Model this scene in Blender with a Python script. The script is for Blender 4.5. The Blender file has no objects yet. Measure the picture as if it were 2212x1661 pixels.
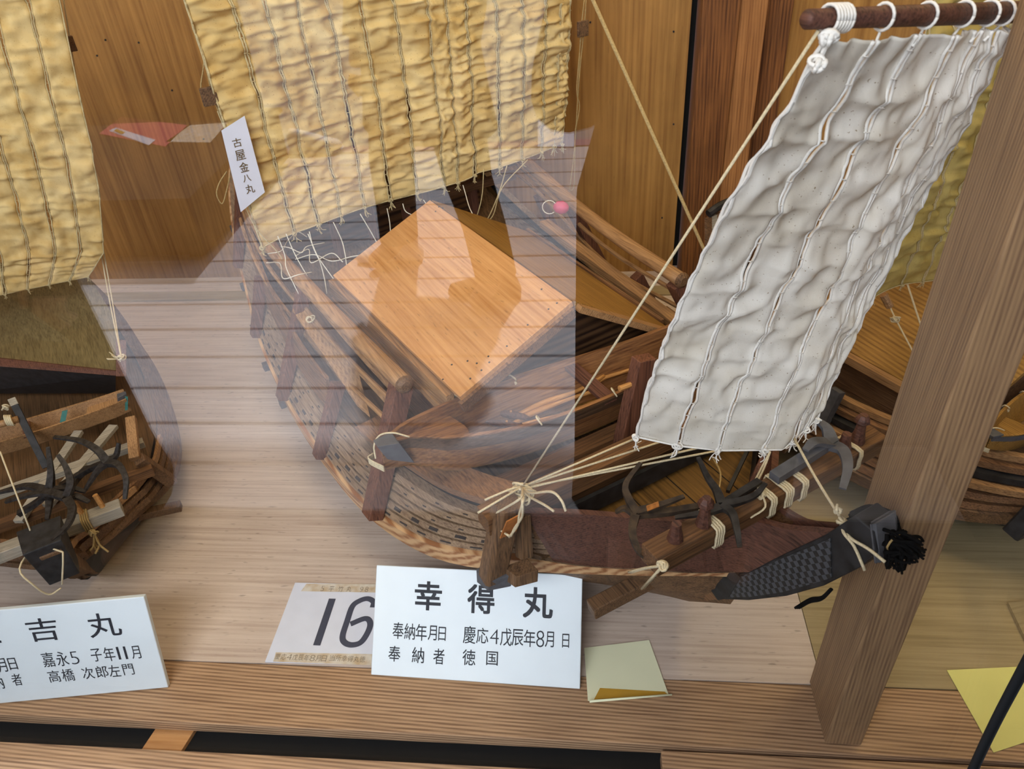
import bpy, math, random
import numpy as np
from mathutils import Vector, Matrix

# ------------------------------------------------------------------ camera, world, light, exposure
S = bpy.context.scene
COL = S.collection
F = 1645.0; CX, CY = 1106.0, 830.5
_n = lambda v: np.array(v, float) / np.linalg.norm(v)
_D = _n((165, 2193, F)); _Y = _n((165, -(165 * 165 + F * F) / 2193, F)); _X = np.cross(_D, _Y)
RC = np.array([_X, _Y, -_D])            # rows: world axes in camera space (x right, y down, z forward)
CAM = np.array([0.0, 0.0, 1.0])
cam = bpy.data.cameras.new('camera'); cam_ob = bpy.data.objects.new('camera', cam); COL.objects.link(cam_ob)
right = RC @ np.array([1, 0, 0]); up = RC @ np.array([0, -1, 0]); back = RC @ np.array([0, 0, -1])
m = Matrix([[right[i], up[i], back[i], CAM[i]] for i in range(3)] + [[0, 0, 0, 1]])
cam_ob.matrix_world = m
cam.sensor_fit = 'HORIZONTAL'; cam.sensor_width = 36.0; cam.lens = F / 2212 * 36.0
cam.clip_start = 0.01; cam.clip_end = 100
cam.dof.use_dof = True; cam.dof.focus_distance = 1.05; cam.dof.aperture_fstop = 15
S.camera = cam_ob
S.view_settings.view_transform = 'Standard'; S.view_settings.look = 'None'; S.view_settings.gamma = 1
S.view_settings.use_curve_mapping = False
S.view_settings.exposure = 0.62
YG = 0.475                               # the glass pane stands at this y
FLOOR = -0.5                             # the veranda boards outside the case

W = bpy.data.worlds.new('world'); S.world = W; W.use_nodes = True
bg = W.node_tree.nodes['Background']; bg.inputs[0].default_value = (0.66, 0.80, 1.0, 1); bg.inputs[1].default_value = 1.0

def light(name, kind, loc, target, energy, color, size=None, size_y=None, angle=None):
    d = bpy.data.lights.new(name, kind); d.energy = energy; d.color = color
    if kind == 'AREA':
        d.shape = 'RECTANGLE'; d.size = size; d.size_y = size_y or size
    if angle is not None: d.angle = angle
    o = bpy.data.objects.new(name, d); COL.objects.link(o); o.location = loc
    o.rotation_euler = (Vector(target) - Vector(loc)).to_track_quat('-Z', 'Y').to_euler()
    return o
light('sun', 'SUN', (0, -6, 8), (0, -6 + 8 / math.tan(math.radians(58)), 0), 6.4, (0.97, 0.97, 1.0), angle=math.radians(1.5))
light('daylight_opening', 'AREA', (-0.9, -2.3, 1.75), (-0.2, 1.0, 0.1), 48, (0.86, 0.92, 1.0), 3.2, 1.1)
light('overhead_fill', 'AREA', (-0.35, -1.15, 2.32), (-0.15, 1.0, 0.1), 46, (0.93, 0.96, 1.0), 2.2, 0.5)  # added fill overhead, clears the visitor's shadow off the case floor
light('ceiling_tube', 'AREA', (1.1, 1.15, 2.1), (0.6, 1.25, 0.2), 9, (1.0, 0.80, 0.42), 1.2, 0.3)
light('ceiling_lamp', 'AREA', (-0.5, 1.2, 2.15), (-0.4, 1.5, 0.3), 9, (1.0, 0.84, 0.60), 1.2, 0.5)

# ------------------------------------------------------------------ pixel helpers (places in the photo -> points in the room)
def ray(px, py): return RC @ np.array([px - CX, py - CY, F])
def Pz(px, py, z=0.0):
    d = ray(px, py); return CAM + d * (z - CAM[2]) / d[2]
def Py(px, py, y):
    d = ray(px, py); return CAM + d * (y - CAM[1]) / d[1]

class Frame:
    """a ship's own frame: x aft from the bow, y to the near side, z up"""
    def __init__(s, o, scale=1.0, u=(-.571, .821)):
        s.o = np.array([o[0], o[1], 0.0]); s.s = scale
        s.U = _n((u[0], u[1], 0)); s.V = np.array([-s.U[1], s.U[0], 0.0])
        s.ang = math.atan2(s.U[1], s.U[0])
    def loc(s, P):
        r = (np.array(P, float) - s.o) / s.s; return np.array([r @ s.U, r @ s.V, r[2]])
    def q(s, px, py, u=None, v=None, z=None):
        d = ray(px, py)
        if z is not None: P = CAM + d * (z * s.s - CAM[2]) / d[2]
        elif u is not None: P = CAM + d * ((u * s.s - (CAM - s.o) @ s.U) / (d @ s.U))
        else: P = CAM + d * ((v * s.s - (CAM - s.o) @ s.V) / (d @ s.V))
        return s.loc(P)
FR1 = Frame((.2876, .5218))
FR2 = Frame((-.738, .643), .54)
FR3 = Frame((.915, .72), .70)
q = FR1.q

# ------------------------------------------------------------------ materials
MATS = {}
def nt(name):
    mt = bpy.data.materials.new(name); mt.use_nodes = True
    n = mt.node_tree.nodes; b = n['Principled BSDF']
    MATS[name] = mt
    return mt, n, mt.node_tree.links, b
def ramp(n, stops):
    r = n.new('ShaderNodeValToRGB'); e = r.color_ramp.elements
    e[0].position, e[0].color = stops[0][0], (*stops[0][1], 1)
    e[1].position, e[1].color = stops[-1][0], (*stops[-1][1], 1)
    for p, c in stops[1:-1]:
        x = e.new(p); x.color = (*c, 1)
    return r
def hexc(h):
    h = h.lstrip('#'); f = lambda c: (c / 12.92 if c <= .04045 else ((c + .055) / 1.055) ** 2.4)
    return tuple(f(int(h[i:i + 2], 16) / 255) for i in (0, 2, 4))
def wood(name, dark, light_, axis='x', fine=160, bands=55, mix=.5, rough=.6, bump=.25, dirt=.25, speck=0.0, dist=3.0, spec=.35):
    mt, n, L, b = nt(name)
    dark, light_ = hexc(dark), hexc(light_)
    tc = n.new('ShaderNodeTexCoord'); mp = n.new('ShaderNodeMapping')
    sc = {'x': (.05, 1, 1), 'y': (1, .05, 1), 'z': (1, 1, .05)}[axis]
    mp.inputs['Scale'].default_value = sc; L.new(tc.outputs['Object'], mp.inputs[0])
    n1 = n.new('ShaderNodeTexNoise'); n1.inputs['Scale'].default_value = fine; n1.inputs['Detail'].default_value = 5; n1.inputs['Roughness'].default_value = .65
    L.new(mp.outputs[0], n1.inputs[0])
    w = n.new('ShaderNodeTexWave'); w.wave_type = 'BANDS'; w.bands_direction = 'DIAGONAL'; w.inputs['Scale'].default_value = bands
    w.inputs['Distortion'].default_value = dist; w.inputs['Detail'].default_value = 2; w.inputs['Detail Scale'].default_value = .6
    L.new(mp.outputs[0], w.inputs[0])
    mpf = n.new('ShaderNodeMapping'); mpf.inputs['Scale'].default_value = {'x': (.025, 1, 1), 'y': (1, .025, 1), 'z': (1, 1, .025)}[axis]; L.new(tc.outputs['Object'], mpf.inputs[0])
    nf = n.new('ShaderNodeTexNoise'); nf.inputs['Scale'].default_value = fine * 3.2; nf.inputs['Detail'].default_value = 3; L.new(mpf.outputs[0], nf.inputs[0])
    ma = n.new('ShaderNodeMix'); ma.data_type = 'FLOAT'; ma.inputs[0].default_value = .55; L.new(n1.outputs[0], ma.inputs[2]); L.new(nf.outputs[0], ma.inputs[3])
    mx = n.new('ShaderNodeMix'); mx.data_type = 'FLOAT'; mx.inputs[0].default_value = mix
    L.new(ma.outputs[0], mx.inputs[2]); L.new(w.outputs[1], mx.inputs[3])
    r = ramp(n, [(.36, dark), (.49, tuple(.45 * a + .55 * c for a, c in zip(dark, light_))), (.63, light_)])
    L.new(mx.outputs[0], r.inputs[0])
    n2 = n.new('ShaderNodeTexNoise'); n2.inputs['Scale'].default_value = 9; n2.inputs['Detail'].default_value = 4
    L.new(tc.outputs['Object'], n2.inputs[0])
    r2 = ramp(n, [(.3, (1 - dirt,) * 3), (.65, (1, 1, 1))]); L.new(n2.outputs[0], r2.inputs[0])
    mm = n.new('ShaderNodeMix'); mm.data_type = 'RGBA'; mm.blend_type = 'MULTIPLY'; mm.inputs[0].default_value = 1
    L.new(r.outputs[0], mm.inputs[6]); L.new(r2.outputs[0], mm.inputs[7]); out = mm.outputs[2]
    if speck:
        mp2 = n.new('ShaderNodeMapping'); s3 = {'x': (.22, 1, 1), 'y': (1, .22, 1), 'z': (1, 1, .22)}[axis]
        mp2.inputs['Scale'].default_value = s3; L.new(tc.outputs['Object'], mp2.inputs[0])
        n3 = n.new('ShaderNodeTexNoise'); n3.inputs['Scale'].default_value = 230; n3.inputs['Detail'].default_value = 1; L.new(mp2.outputs[0], n3.inputs[0])
        r3 = ramp(n, [(.66, (1, 1, 1)), (.76, (1 - speck,) * 3)]); L.new(n3.outputs[0], r3.inputs[0])
        m3 = n.new('ShaderNodeMix'); m3.data_type = 'RGBA'; m3.blend_type = 'MULTIPLY'; m3.inputs[0].default_value = 1
        L.new(out, m3.inputs[6]); L.new(r3.outputs[0], m3.inputs[7]); out = m3.outputs[2]
    L.new(out, b.inputs['Base Color'])
    b.inputs['Roughness'].default_value = rough; b.inputs['Specular IOR Level'].default_value = spec
    bp = n.new('ShaderNodeBump'); bp.inputs['Strength'].default_value = bump; bp.inputs['Distance'].default_value = .002
    L.new(mx.outputs[0], bp.inputs['Height']); L.new(bp.outputs[0], b.inputs['Normal'])
    return mt
def plain(name, col, rough=.6, var=.15, scale=60, bump=.1, metal=0, spec=.4, col2=None, fibre=0):
    mt, n, L, b = nt(name); c = hexc(col)
    c2 = hexc(col2) if col2 else tuple(x * (1 - var) for x in c)
    tc = n.new('ShaderNodeTexCoord'); n1 = n.new('ShaderNodeTexNoise'); n1.inputs['Scale'].default_value = scale; n1.inputs['Detail'].default_value = 4
    L.new(tc.outputs['Object'], n1.inputs[0]); r = ramp(n, [(.35, c2), (.65, c)]); L.new(n1.outputs[0], r.inputs[0])
    L.new(r.outputs[0], b.inputs['Base Color']); b.inputs['Roughness'].default_value = rough; b.inputs['Metallic'].default_value = metal
    b.inputs['Specular IOR Level'].default_value = spec
    h = n1
    if fibre:
        h = n.new('ShaderNodeTexNoise'); h.inputs['Scale'].default_value = fibre; h.inputs['Detail'].default_value = 2; L.new(tc.outputs['Object'], h.inputs[0])
    if bump:
        bp = n.new('ShaderNodeBump'); bp.inputs['Strength'].default_value = bump; bp.inputs['Distance'].default_value = .001
        L.new(h.outputs[0], bp.inputs['Height']); L.new(bp.outputs[0], b.inputs['Normal'])
    return mt
def cloth(name, c_hi, c_lo, trans=.25):
    mt, n, L, b = nt(name)
    tc = n.new('ShaderNodeTexCoord'); n1 = n.new('ShaderNodeTexNoise'); n1.inputs['Scale'].default_value = 14; n1.inputs['Detail'].default_value = 5
    L.new(tc.outputs['Object'], n1.inputs[0]); r = ramp(n, [(.35, hexc(c_lo)), (.6, hexc(c_hi))]); L.new(n1.outputs[0], r.inputs[0])
    n2 = n.new('ShaderNodeTexNoise'); n2.inputs['Scale'].default_value = 420; n2.inputs['Detail'].default_value = 1; L.new(tc.outputs['Object'], n2.inputs[0])
    r2 = ramp(n, [(.71, (1, 1, 1)), (.77, (.45, .36, .25))]); L.new(n2.outputs[0], r2.inputs[0])
    mm = n.new('ShaderNodeMix'); mm.data_type = 'RGBA'; mm.blend_type = 'MULTIPLY'; mm.inputs[0].default_value = 1
    L.new(r.outputs[0], mm.inputs[6]); L.new(r2.outputs[0], mm.inputs[7]); L.new(mm.outputs[2], b.inputs['Base Color'])
    b.inputs['Roughness'].default_value = .9; b.inputs['Specular IOR Level'].default_value = .15
    n3 = n.new('ShaderNodeTexNoise'); n3.inputs['Scale'].default_value = 900; L.new(tc.outputs['Object'], n3.inputs[0])
    bp = n.new('ShaderNodeBump'); bp.inputs['Strength'].default_value = .25; bp.inputs['Distance'].default_value = .0006
    L.new(n3.outputs[0], bp.inputs['Height']); L.new(bp.outputs[0], b.inputs['Normal'])
    tr = n.new('ShaderNodeBsdfTranslucent'); L.new(mm.outputs[2], tr.inputs[0])
    ms = n.new('ShaderNodeMixShader'); ms.inputs[0].default_value = trans
    L.new(b.outputs[0], ms.inputs[1]); L.new(tr.outputs[0], ms.inputs[2]); L.new(ms.outputs[0], n['Material Output'].inputs[0])
    return mt

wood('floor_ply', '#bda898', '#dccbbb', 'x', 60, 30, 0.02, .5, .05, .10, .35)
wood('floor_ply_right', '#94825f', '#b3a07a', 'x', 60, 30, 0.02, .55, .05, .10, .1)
wood('wall_ply', '#8f622c', '#b98846', 'z', 40, 12, 0.04, .55, .05, .18, .15, dist=6)
wood('sill_cedar', '#85664c', '#c4a07c', 'x', 120, 110, 0.24, .5, .2, .1, dist=1.6)
wood('post_cedar', '#80634a', '#a88763', 'z', 120, 150, 0.17, .55, .2, .1, dist=1.2)
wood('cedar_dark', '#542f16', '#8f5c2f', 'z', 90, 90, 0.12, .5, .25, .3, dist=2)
wood('cedar_pale', '#85552c', '#b47c48', 'z', 90, 110, 0.1, .5, .25, .2, dist=2)  # paler cedar for the batten between the darker posts
plain('gap_black', '#0b0a09', .8)
wood('hull_plank', '#432f20', '#856445', 'x', 150, 120, 0.05, .6, .3, .3)
wood('hull_brown', '#543824', '#946c49', 'x', 150, 110, 0.05, .6, .3, .3)
wood('wale_wood', '#96643f', '#cda577', 'x', 60, 40, 0.28, .55, .2, .2, dist=9)
wood('strake_wood', '#6b5442', '#a0866a', 'x', 150, 110, 0.04, .65, .3, .3)
wood('red_wood', '#3b241c', '#70493a', 'x', 150, 110, 0.05, .55, .35, .25)
wood('hull_post', '#432f20', '#856445', 'z', 150, 120, .05, .6, .35, .25)
wood('red_post', '#4a2c21', '#80543f', 'z', 150, 120, 0.05, .55, .35, .25)
wood('rail_wood', '#7d5b3c', '#b58b5e', 'x', 120, 110, 0.07, .5, .3, .2)
wood('lid_ply', '#b37d49', '#d29f69', 'x', 70, 60, 0.04, .42, .1, .10, .3)
wood('beam_wood', '#422c1c', '#805a38', 'y', 140, 120, 0.05, .6, .35, .3)
wood('beam_grey', '#7f7768', '#b3a997', 'y', 140, 110, 0.05, .7, .3, .25)
wood('gable_ply', '#2a180d', '#5d4128', 'y', 40, 42, 0.28, .5, .2, .15, dist=7)
wood('deck_yellow', '#4f3718', '#87622f', 'x', 90, 80, 0.05, .5, .15, .3)
wood('deck_dark', '#45331f', '#7a5b3c', 'x', 90, 80, 0.05, .6, .2, .3)
wood('dinghy_wood', '#613b22', '#9c6e43', 'y', 120, 90, 0.05, .55, .25, .25)
wood('dinghy_out', '#382819', '#6c513b', 'y', 130, 100, 0.06, .6, .35, .3)
wood('oar_wood', '#a06a34', '#d09a5c', 'y', 140, 110, 0.05, .45, .2, .15)
wood('roof_yellow', '#7a5726', '#a87e3e', 'x', 100, 95, 0.16, .5, .25, .2, dist=1.5)
wood('hatch_olive', '#554a30', '#7d6f4c', 'x', 90, 60, 0.03, .4, .1, .15)
wood('deck_board', '#a3a0a3', '#c9c6ca', 'x', 60, 40, 0.03, .6, .1, .1)
plain('black_wood', '#2b2a2c', .55, .4, 50, .3, col2='#151414')
plain('grey_blue_wood', '#59595e', .6, .35, 60, .2)
plain('iron', '#3b3735', .55, .4, 90, .5, metal=.3, col2='#211c19')
plain('rusty_iron', '#4a3b2b', .65, .5, 90, .6, metal=.15, col2='#2b221c')
plain('rust_orange', '#a8692a', .8, .4, 300, .5)
plain('chip_wood', '#a8672f', .7, .3, 120, .2)
plain('rope_cotton', '#d9c9a6', .9, .25, 500, .6, spec=.1)
plain('rope_tan', '#b59a68', .9, .3, 500, .6, spec=.1)
plain('thread_white', '#e2dccb', .9, .2, 500, .4, spec=.1)
plain('cord_yellow', '#c9b689', .9, .25, 400, .5, spec=.1)
plain('cord_white', '#ebe7df', .9, .1, 400, .5, spec=.1)
plain('tassel_black', '#101011', .95, .5, 200, .6, spec=.1)
plain('nail_dark', '#403a38', .6, .3)
cloth('sail_yellow', '#e2c78c', '#c9a768', .08)
cloth('sail_white', '#efebe2', '#e0d8c8', .2)
cloth('sail_olive', '#d2bb72', '#b99d52', .2)
plain('plate_white', '#dfe9ee', .35, .03, 30, .02, spec=.5)
plain('plate_edge', '#c6c9c0', .5, .06)
plain('card_grey', '#e0e6f4', .6, .06, 40, .03)
plain('tape_tan', '#c2ab8a', .7, .2, 60, .1, col2='#dcd6c8')
plain('ink', '#22252f', .6, .25, 150, 0)
plain('ink_slate', '#454a5c', .6, .1, 100, 0)
plain('ink_pencil', '#857a6a', .7, .2, 100, 0)
plain('ink_brown', '#6d5a3c', .7, .2, 100, 0)
plain('note_yellow', '#f3f4cf', .7, .04, 20, .02)
plain('note_bright', '#e8e48c', .7, .04, 20, .02)
plain('note_gum', '#c79a35', .5, .08, 40, .02)
plain('paper_white', '#d8dcea', .7, .04, 30, .05)
plain('teal_mark', '#2c6b63', .6, .2)
plain('strap_black', '#0e0f12', .7, .2)
plain('trouser_black', '#0b0b0d', .9, .2, 40, .1, spec=.1)
plain('coat_black', '#0d0c10', .9, .2, 40, .1, spec=.1)
plain('skin', '#c08b6c', .5, .08, 30, .03)
plain('hair', '#15100d', .6, .3, 200, .4)
plain('shoe_white', '#dfe6ee', .6, .1)
plain('shoe_dark', '#3a2c1e', .6, .2)
plain('edge_purple', '#7d4a72', .6, .1)
plain('gravel', '#78838e', .9, .3, 60, .3)
plain('cloth_pink', '#c9545f', .8, .1, 30, .05)
plain('plaster', '#8a8073', .9, .1, 10, .03)
plain('blocker_dark', '#15120f', .9, .2)  # for dark blockers added to keep mirrored haze off the pane
plain('dark_no_haze', '#1c1611', .95, .3, 20, .1, spec=.1)  # dark colour that keeps mirrored haze low near the case
plain('pink_reflection', '#c9476a', .5, .2)  # colour of a reflection at the rail end
# black lacquer band with small woven squares
mt, n, L, b = nt('woven_black')
tc = n.new('ShaderNodeTexCoord'); mp = n.new('ShaderNodeMapping'); mp.inputs['Rotation'].default_value = (0, math.radians(-52), 0); mp.inputs['Scale'].default_value = (1, 0.0, 1)
L.new(tc.outputs['Object'], mp.inputs[0]); ck = n.new('ShaderNodeTexChecker'); ck.inputs['Scale'].default_value = 150
ck.inputs[1].default_value = (*hexc('#45474c'), 1); ck.inputs[2].default_value = (*hexc('#1c1c1e'), 1)
L.new(mp.outputs[0], ck.inputs[0]); L.new(ck.outputs[0], b.inputs['Base Color']); b.inputs['Roughness'].default_value = .5
bp = n.new('ShaderNodeBump'); bp.inputs['Strength'].default_value = .5; bp.inputs['Distance'].default_value = .001; L.new(ck.outputs[1], bp.inputs['Height']); L.new(bp.outputs[0], b.inputs['Normal'])
# window glass: clear pane that mirrors by its angle
mt, n, L, b = nt('glass_pane'); n.remove(b)
tr = n.new('ShaderNodeBsdfTransparent'); gl = n.new('ShaderNodeBsdfGlossy'); gl.inputs['Roughness'].default_value = 0.0
fr = n.new('ShaderNodeFresnel'); ge = n.new('ShaderNodeNewGeometry'); mi = n.new('ShaderNodeMix'); mi.data_type = 'FLOAT'
mi.inputs[2].default_value = 1.6; mi.inputs[3].default_value = 1 / 1.6; L.new(ge.outputs['Backfacing'], mi.inputs[0]); L.new(mi.outputs[0], fr.inputs[0]); ms = n.new('ShaderNodeMixShader')
L.new(fr.outputs[0], ms.inputs[0]); L.new(tr.outputs[0], ms.inputs[1]); L.new(gl.outputs[0], ms.inputs[2]); L.new(ms.outputs[0], n['Material Output'].inputs[0])

# ------------------------------------------------------------------ mesh builder
def A(p): return np.array(p, float)
def basis(d, up=(0, 0, 1)):
    d = _n(d); up = A(up)
    if abs(d @ _n(up)) > .97: up = A((1, 0, 0)) if abs(d[0]) < .9 else A((0, 1, 0))
    s = _n(np.cross(d, up)); return d, s, np.cross(s, d)
def spline(pts, n=8):
    P = [A(p) for p in pts]
    if len(P) < 3: return P
    P = [2 * P[0] - P[1]] + P + [2 * P[-1] - P[-2]]; out = []
    for i in range(1, len(P) - 2):
        for k in range(n):
            t = k / n; a, b, c, d = P[i - 1:i + 3]
            out.append(.5 * ((2 * b) + (c - a) * t + (2 * a - 5 * b + 4 * c - d) * t * t + (3 * b - a - 3 * c + d) * t ** 3))
    out.append(P[-2]); return out
class MB:
    def __init__(s): s.v = []; s.f = []; s.mi = []; s.cur = 0
    def mat(s, i): s.cur = i; return s
    def add(s, vs, fs):
        o = len(s.v); s.v += [tuple(map(float, p)) for p in vs]
        for f in fs: s.f.append(tuple(o + i for i in f)); s.mi.append(s.cur)
        return s
    def hexa(s, lo, hi):     # two quads (same winding) -> closed box-like solid
        return s.add(list(lo) + list(hi), [(3, 2, 1, 0), (4, 5, 6, 7), (0, 1, 5, 4), (1, 2, 6, 5), (2, 3, 7, 6), (3, 0, 4, 7)])
    def box(s, a, b):
        x0, y0, z0 = a; x1, y1, z1 = b
        return s.hexa([(x0, y0, z0), (x1, y0, z0), (x1, y1, z0), (x0, y1, z0)], [(x0, y0, z1), (x1, y0, z1), (x1, y1, z1), (x0, y1, z1)])
    def bar(s, p, r, w, h, up=(0, 0, 1), w2=None, h2=None, cham=0.0):
        p, r = A(p), A(r); d, sd, u = basis(r - p, up); w2 = w if w2 is None else w2; h2 = h if h2 is None else h2
        def ring(c, w, h):
            w /= 2; h /= 2; k = cham
            if not k: return [c - sd * w - u * h, c + sd * w - u * h, c + sd * w + u * h, c - sd * w + u * h]
            return [c + sd * x + u * y for x, y in ((-w + k, -h), (w - k, -h), (w, -h + k), (w, h - k), (w - k, h), (-w + k, h), (-w, h - k), (-w, -h + k))]
        a, b = ring(p, w, h), ring(r, w2, h2); N = len(a)
        return s.add(a + b, [tuple(range(N))[::-1], tuple(range(N, 2 * N))] + [(i, (i + 1) % N, N + (i + 1) % N, N + i) for i in range(N)])
    def tube(s, pts, r, n=6, smooth=0, r2=None, cap=True):
        P = spline(pts, smooth) if smooth else [A(p) for p in pts]
        N = len(P); r2 = r if r2 is None else r2; vs = []; up = None
        for i, p in enumerate(P):
            d = P[min(i + 1, N - 1)] - P[max(i - 1, 0)]
            if np.linalg.norm(d) < 1e-9: d = A((0, 0, 1))
            d = _n(d)
            if up is None: _, sd, up = basis(d)
            sd = np.cross(d, up)
            if np.linalg.norm(sd) < 1e-6: _, sd, up = basis(d)
            sd = _n(sd); up = np.cross(sd, d)
            rr = r(i / max(1, N - 1)) if callable(r) else r + (r2 - r) * i / max(1, N - 1)
            for k in range(n):
                a = 2 * math.pi * k / n; vs.append(p + rr * (math.cos(a) * sd + math.sin(a) * up))
        fs = [(i * n + k, i * n + (k + 1) % n, (i + 1) * n + (k + 1) % n, (i + 1) * n + k) for i in range(N - 1) for k in range(n)]
        if cap: fs += [tuple(range(n))[::-1], tuple(range((N - 1) * n, N * n))]
        return s.add(vs, fs)
    def loft(s, rows, close=False, caps=False):
        m_ = len(rows[0]); vs = [p for r in rows for p in r]; fs = []
        for i in range(len(rows) - 1):
            for k in range(m_ if close else m_ - 1):
                k2 = (k + 1) % m_; fs.append((i * m_ + k, i * m_ + k2, (i + 1) * m_ + k2, (i + 1) * m_ + k))
        if caps: fs += [tuple(range(m_))[::-1], tuple(range((len(rows) - 1) * m_, len(rows) * m_))]
        return s.add(vs, fs)
    def slab(s, poly, off):
        a = [A(p) for p in poly]; b = [p + A(off) for p in a]; N = len(a)
        return s.add(a + b, [tuple(range(N))[::-1], tuple(range(N, 2 * N))] + [(i, (i + 1) % N, N + (i + 1) % N, N + i) for i in range(N)])
    def lathe(s, p, r, prof, n=12):
        p, r = A(p), A(r); d, sd, u = basis(r - p); Lg = np.linalg.norm(r - p)
        rows = [[p + d * t * Lg + rad * (math.cos(2 * math.pi * k / n) * sd + math.sin(2 * math.pi * k / n) * u) for k in range(n)] for t, rad in prof]
        return s.loft(rows, close=True, caps=True)
    def build(s, name, mats, parent=None, smooth=False, bevel=0):
        me = bpy.data.meshes.new(name); me.from_pydata(s.v, [], s.f)
        mats = mats if isinstance(mats, (list, tuple)) else [mats]
        for x in mats: me.materials.append(MATS[x])
        me.polygons.foreach_set('material_index', s.mi); me.update()
        import bmesh
        bm = bmesh.new(); bm.from_mesh(me); bmesh.ops.recalc_face_normals(bm, faces=bm.faces); bm.to_mesh(me); bm.free()
        if smooth: me.polygons.foreach_set('use_smooth', [True] * len(me.polygons))
        o = bpy.data.objects.new(name, me); COL.objects.link(o)
        if parent: o.parent = parent
        if bevel:
            md = o.modifiers.new('bevel', 'BEVEL'); md.width = bevel; md.segments = 2; md.limit_method = 'ANGLE'; md.angle_limit = .6
        return o
def tag(o, label=None, cat=None, group=None, kind=None):
    if label: o['label'] = label
    if cat: o['category'] = cat
    if group: o['group'] = group
    if kind: o['kind'] = kind
    return o
def empty(name, loc=(0, 0, 0), rz=0.0, sc=1.0):
    o = bpy.data.objects.new(name, None); COL.objects.link(o); o.location = [float(x) for x in loc]; o.rotation_euler = (0, 0, rz); o.scale = (sc,) * 3
    o.empty_display_size = .02; return o
def curve(tab):
    t = A(tab); xs = t[:, 0]
    def f(u):
        i = int(np.clip(np.searchsorted(xs, u) - 1, 0, len(xs) - 2)); h = xs[i + 1] - xs[i]; w = (u - xs[i]) / h
        def sl(j):
            a, b = max(j - 1, 0), min(j + 1, len(xs) - 1); return (t[b, 1:] - t[a, 1:]) / (xs[b] - xs[a])
        w = min(max(w, -.2), 1.2)
        return (2 * w ** 3 - 3 * w * w + 1) * t[i, 1:] + (w ** 3 - 2 * w * w + w) * h * sl(i) + (-2 * w ** 3 + 3 * w * w) * t[i + 1, 1:] + (w ** 3 - w * w) * h * sl(i + 1)
    return f
def ns(seed, n):
    return np.random.RandomState(seed).rand(n) * 2 - 1
def vnoise(x, seed):
    r = ns(seed, 512); i = np.floor(x).astype(int); f = x - i; f = f * f * (3 - 2 * f)
    return r[i % 512] * (1 - f) + r[(i + 1) % 512] * f
def vnoise2(x, y, seed):
    r = np.random.RandomState(seed).rand(128, 128) * 2 - 1
    i = np.floor(x).astype(int); j = np.floor(y).astype(int); f = x - i; g = y - j; f = f * f * (3 - 2 * f); g = g * g * (3 - 2 * g)
    a = r[i % 128, j % 128]; b = r[(i + 1) % 128, j % 128]; c = r[i % 128, (j + 1) % 128]; d = r[(i + 1) % 128, (j + 1) % 128]
    return (a * (1 - f) + b * f) * (1 - g) + (c * (1 - f) + d * f) * g
rnd = random.Random(5)
def rope(mb, pts, r, smooth=8, n=6): mb.tube(pts, r, n, smooth)
def knot(mb, c, size, r, loops=5, seed=1):
    R = random.Random(seed); c = A(c)
    for k in range(loops):
        ax = _n((R.uniform(-1, 1), R.uniform(-1, 1), R.uniform(-1, 1))); _, s1, s2 = basis(ax)
        rr = size * R.uniform(.6, 1); cc = c + A([R.uniform(-1, 1) for _ in range(3)]) * size * .35
        mb.tube([cc + rr * (math.cos(a) * s1 + math.sin(a) * s2 * .8) for a in np.linspace(0, 6.3, 14)], r, 6)
def frays(mb, c, d, L, r, n=5, spread=.35, seed=1):
    R = random.Random(seed); c = A(c); d = _n(d)
    for k in range(n):
        e = _n(d + A([R.uniform(-1, 1) for _ in range(3)]) * spread)
        mb.tube([c, c + e * L * .5 + A([0, 0, -L * .1]), c + _n(e + A([R.uniform(-.3, .3) for _ in range(3)])) * L * R.uniform(.7, 1.1)], r, 4, 3)
def lash(mb, p, r, w, h, rr, turns=3, pitch=None, up=(0, 0, 1), t=.5):
    """rope wound round a rectangular bar from p to r, at fraction t"""
    p, r = A(p), A(r); d, sd, u = basis(r - p, up); c0 = p + (r - p) * t; pitch = pitch or rr * 2.1
    for k in range(turns):
        c = c0 + d * (k - (turns - 1) / 2) * pitch; w_, h_ = w / 2 + rr * .8, h / 2 + rr * .8
        P = [c + sd * x + u * y for x, y in ((-w_, -h_), (0, -h_ - rr * .4), (w_, -h_), (w_ + rr * .4, 0), (w_, h_), (0, h_ + rr * .4), (-w_, h_), (-w_ - rr * .4, 0), (-w_, -h_))]
        mb.tube(P, rr, 6, 2)

# ------------------------------------------------------------------ the setting
def struct(mb, name, mats, **k): return tag(mb.build(name, mats, **k), kind='structure')
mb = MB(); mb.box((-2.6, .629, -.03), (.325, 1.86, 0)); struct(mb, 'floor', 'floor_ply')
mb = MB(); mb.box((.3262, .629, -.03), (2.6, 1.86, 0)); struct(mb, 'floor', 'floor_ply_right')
mb = MB(); mb.box((-2.6, .531, -.022), (2.6, .6275, .0)); struct(mb, 'trim_1', 'sill_cedar', bevel=.0015)          # inner sill
mb = MB(); mb.box((-2.6, .455, -.06), (2.6, .4985, -.014)); mb.box((.096, .4985, -.06), (2.6, .527, -.006)); mb.box((.096, .47, -.02), (2.6, .4990, -.006))
struct(mb, 'trim_2', 'sill_cedar', bevel=.001)                                                                       # outer rail that carries the glass
mb = MB(); mb.box((-2.6, .49, -.10), (2.6, .60, -.030)); struct(mb, 'trim_3', 'gap_black')
a = Pz(338, 1590, -.03); c = Pz(421, 1594, -.03)
mb = MB(); mb.hexa([(a[0] - .01, .49, -.029), (c[0] - .01, .49, -.029), (c[0], .54, -.029), (a[0], .54, -.029)], [(a[0] - .01, .49, -.022), (c[0] - .01, .49, -.022), (c[0], .54, -.022), (a[0], .54, -.022)])
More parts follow.
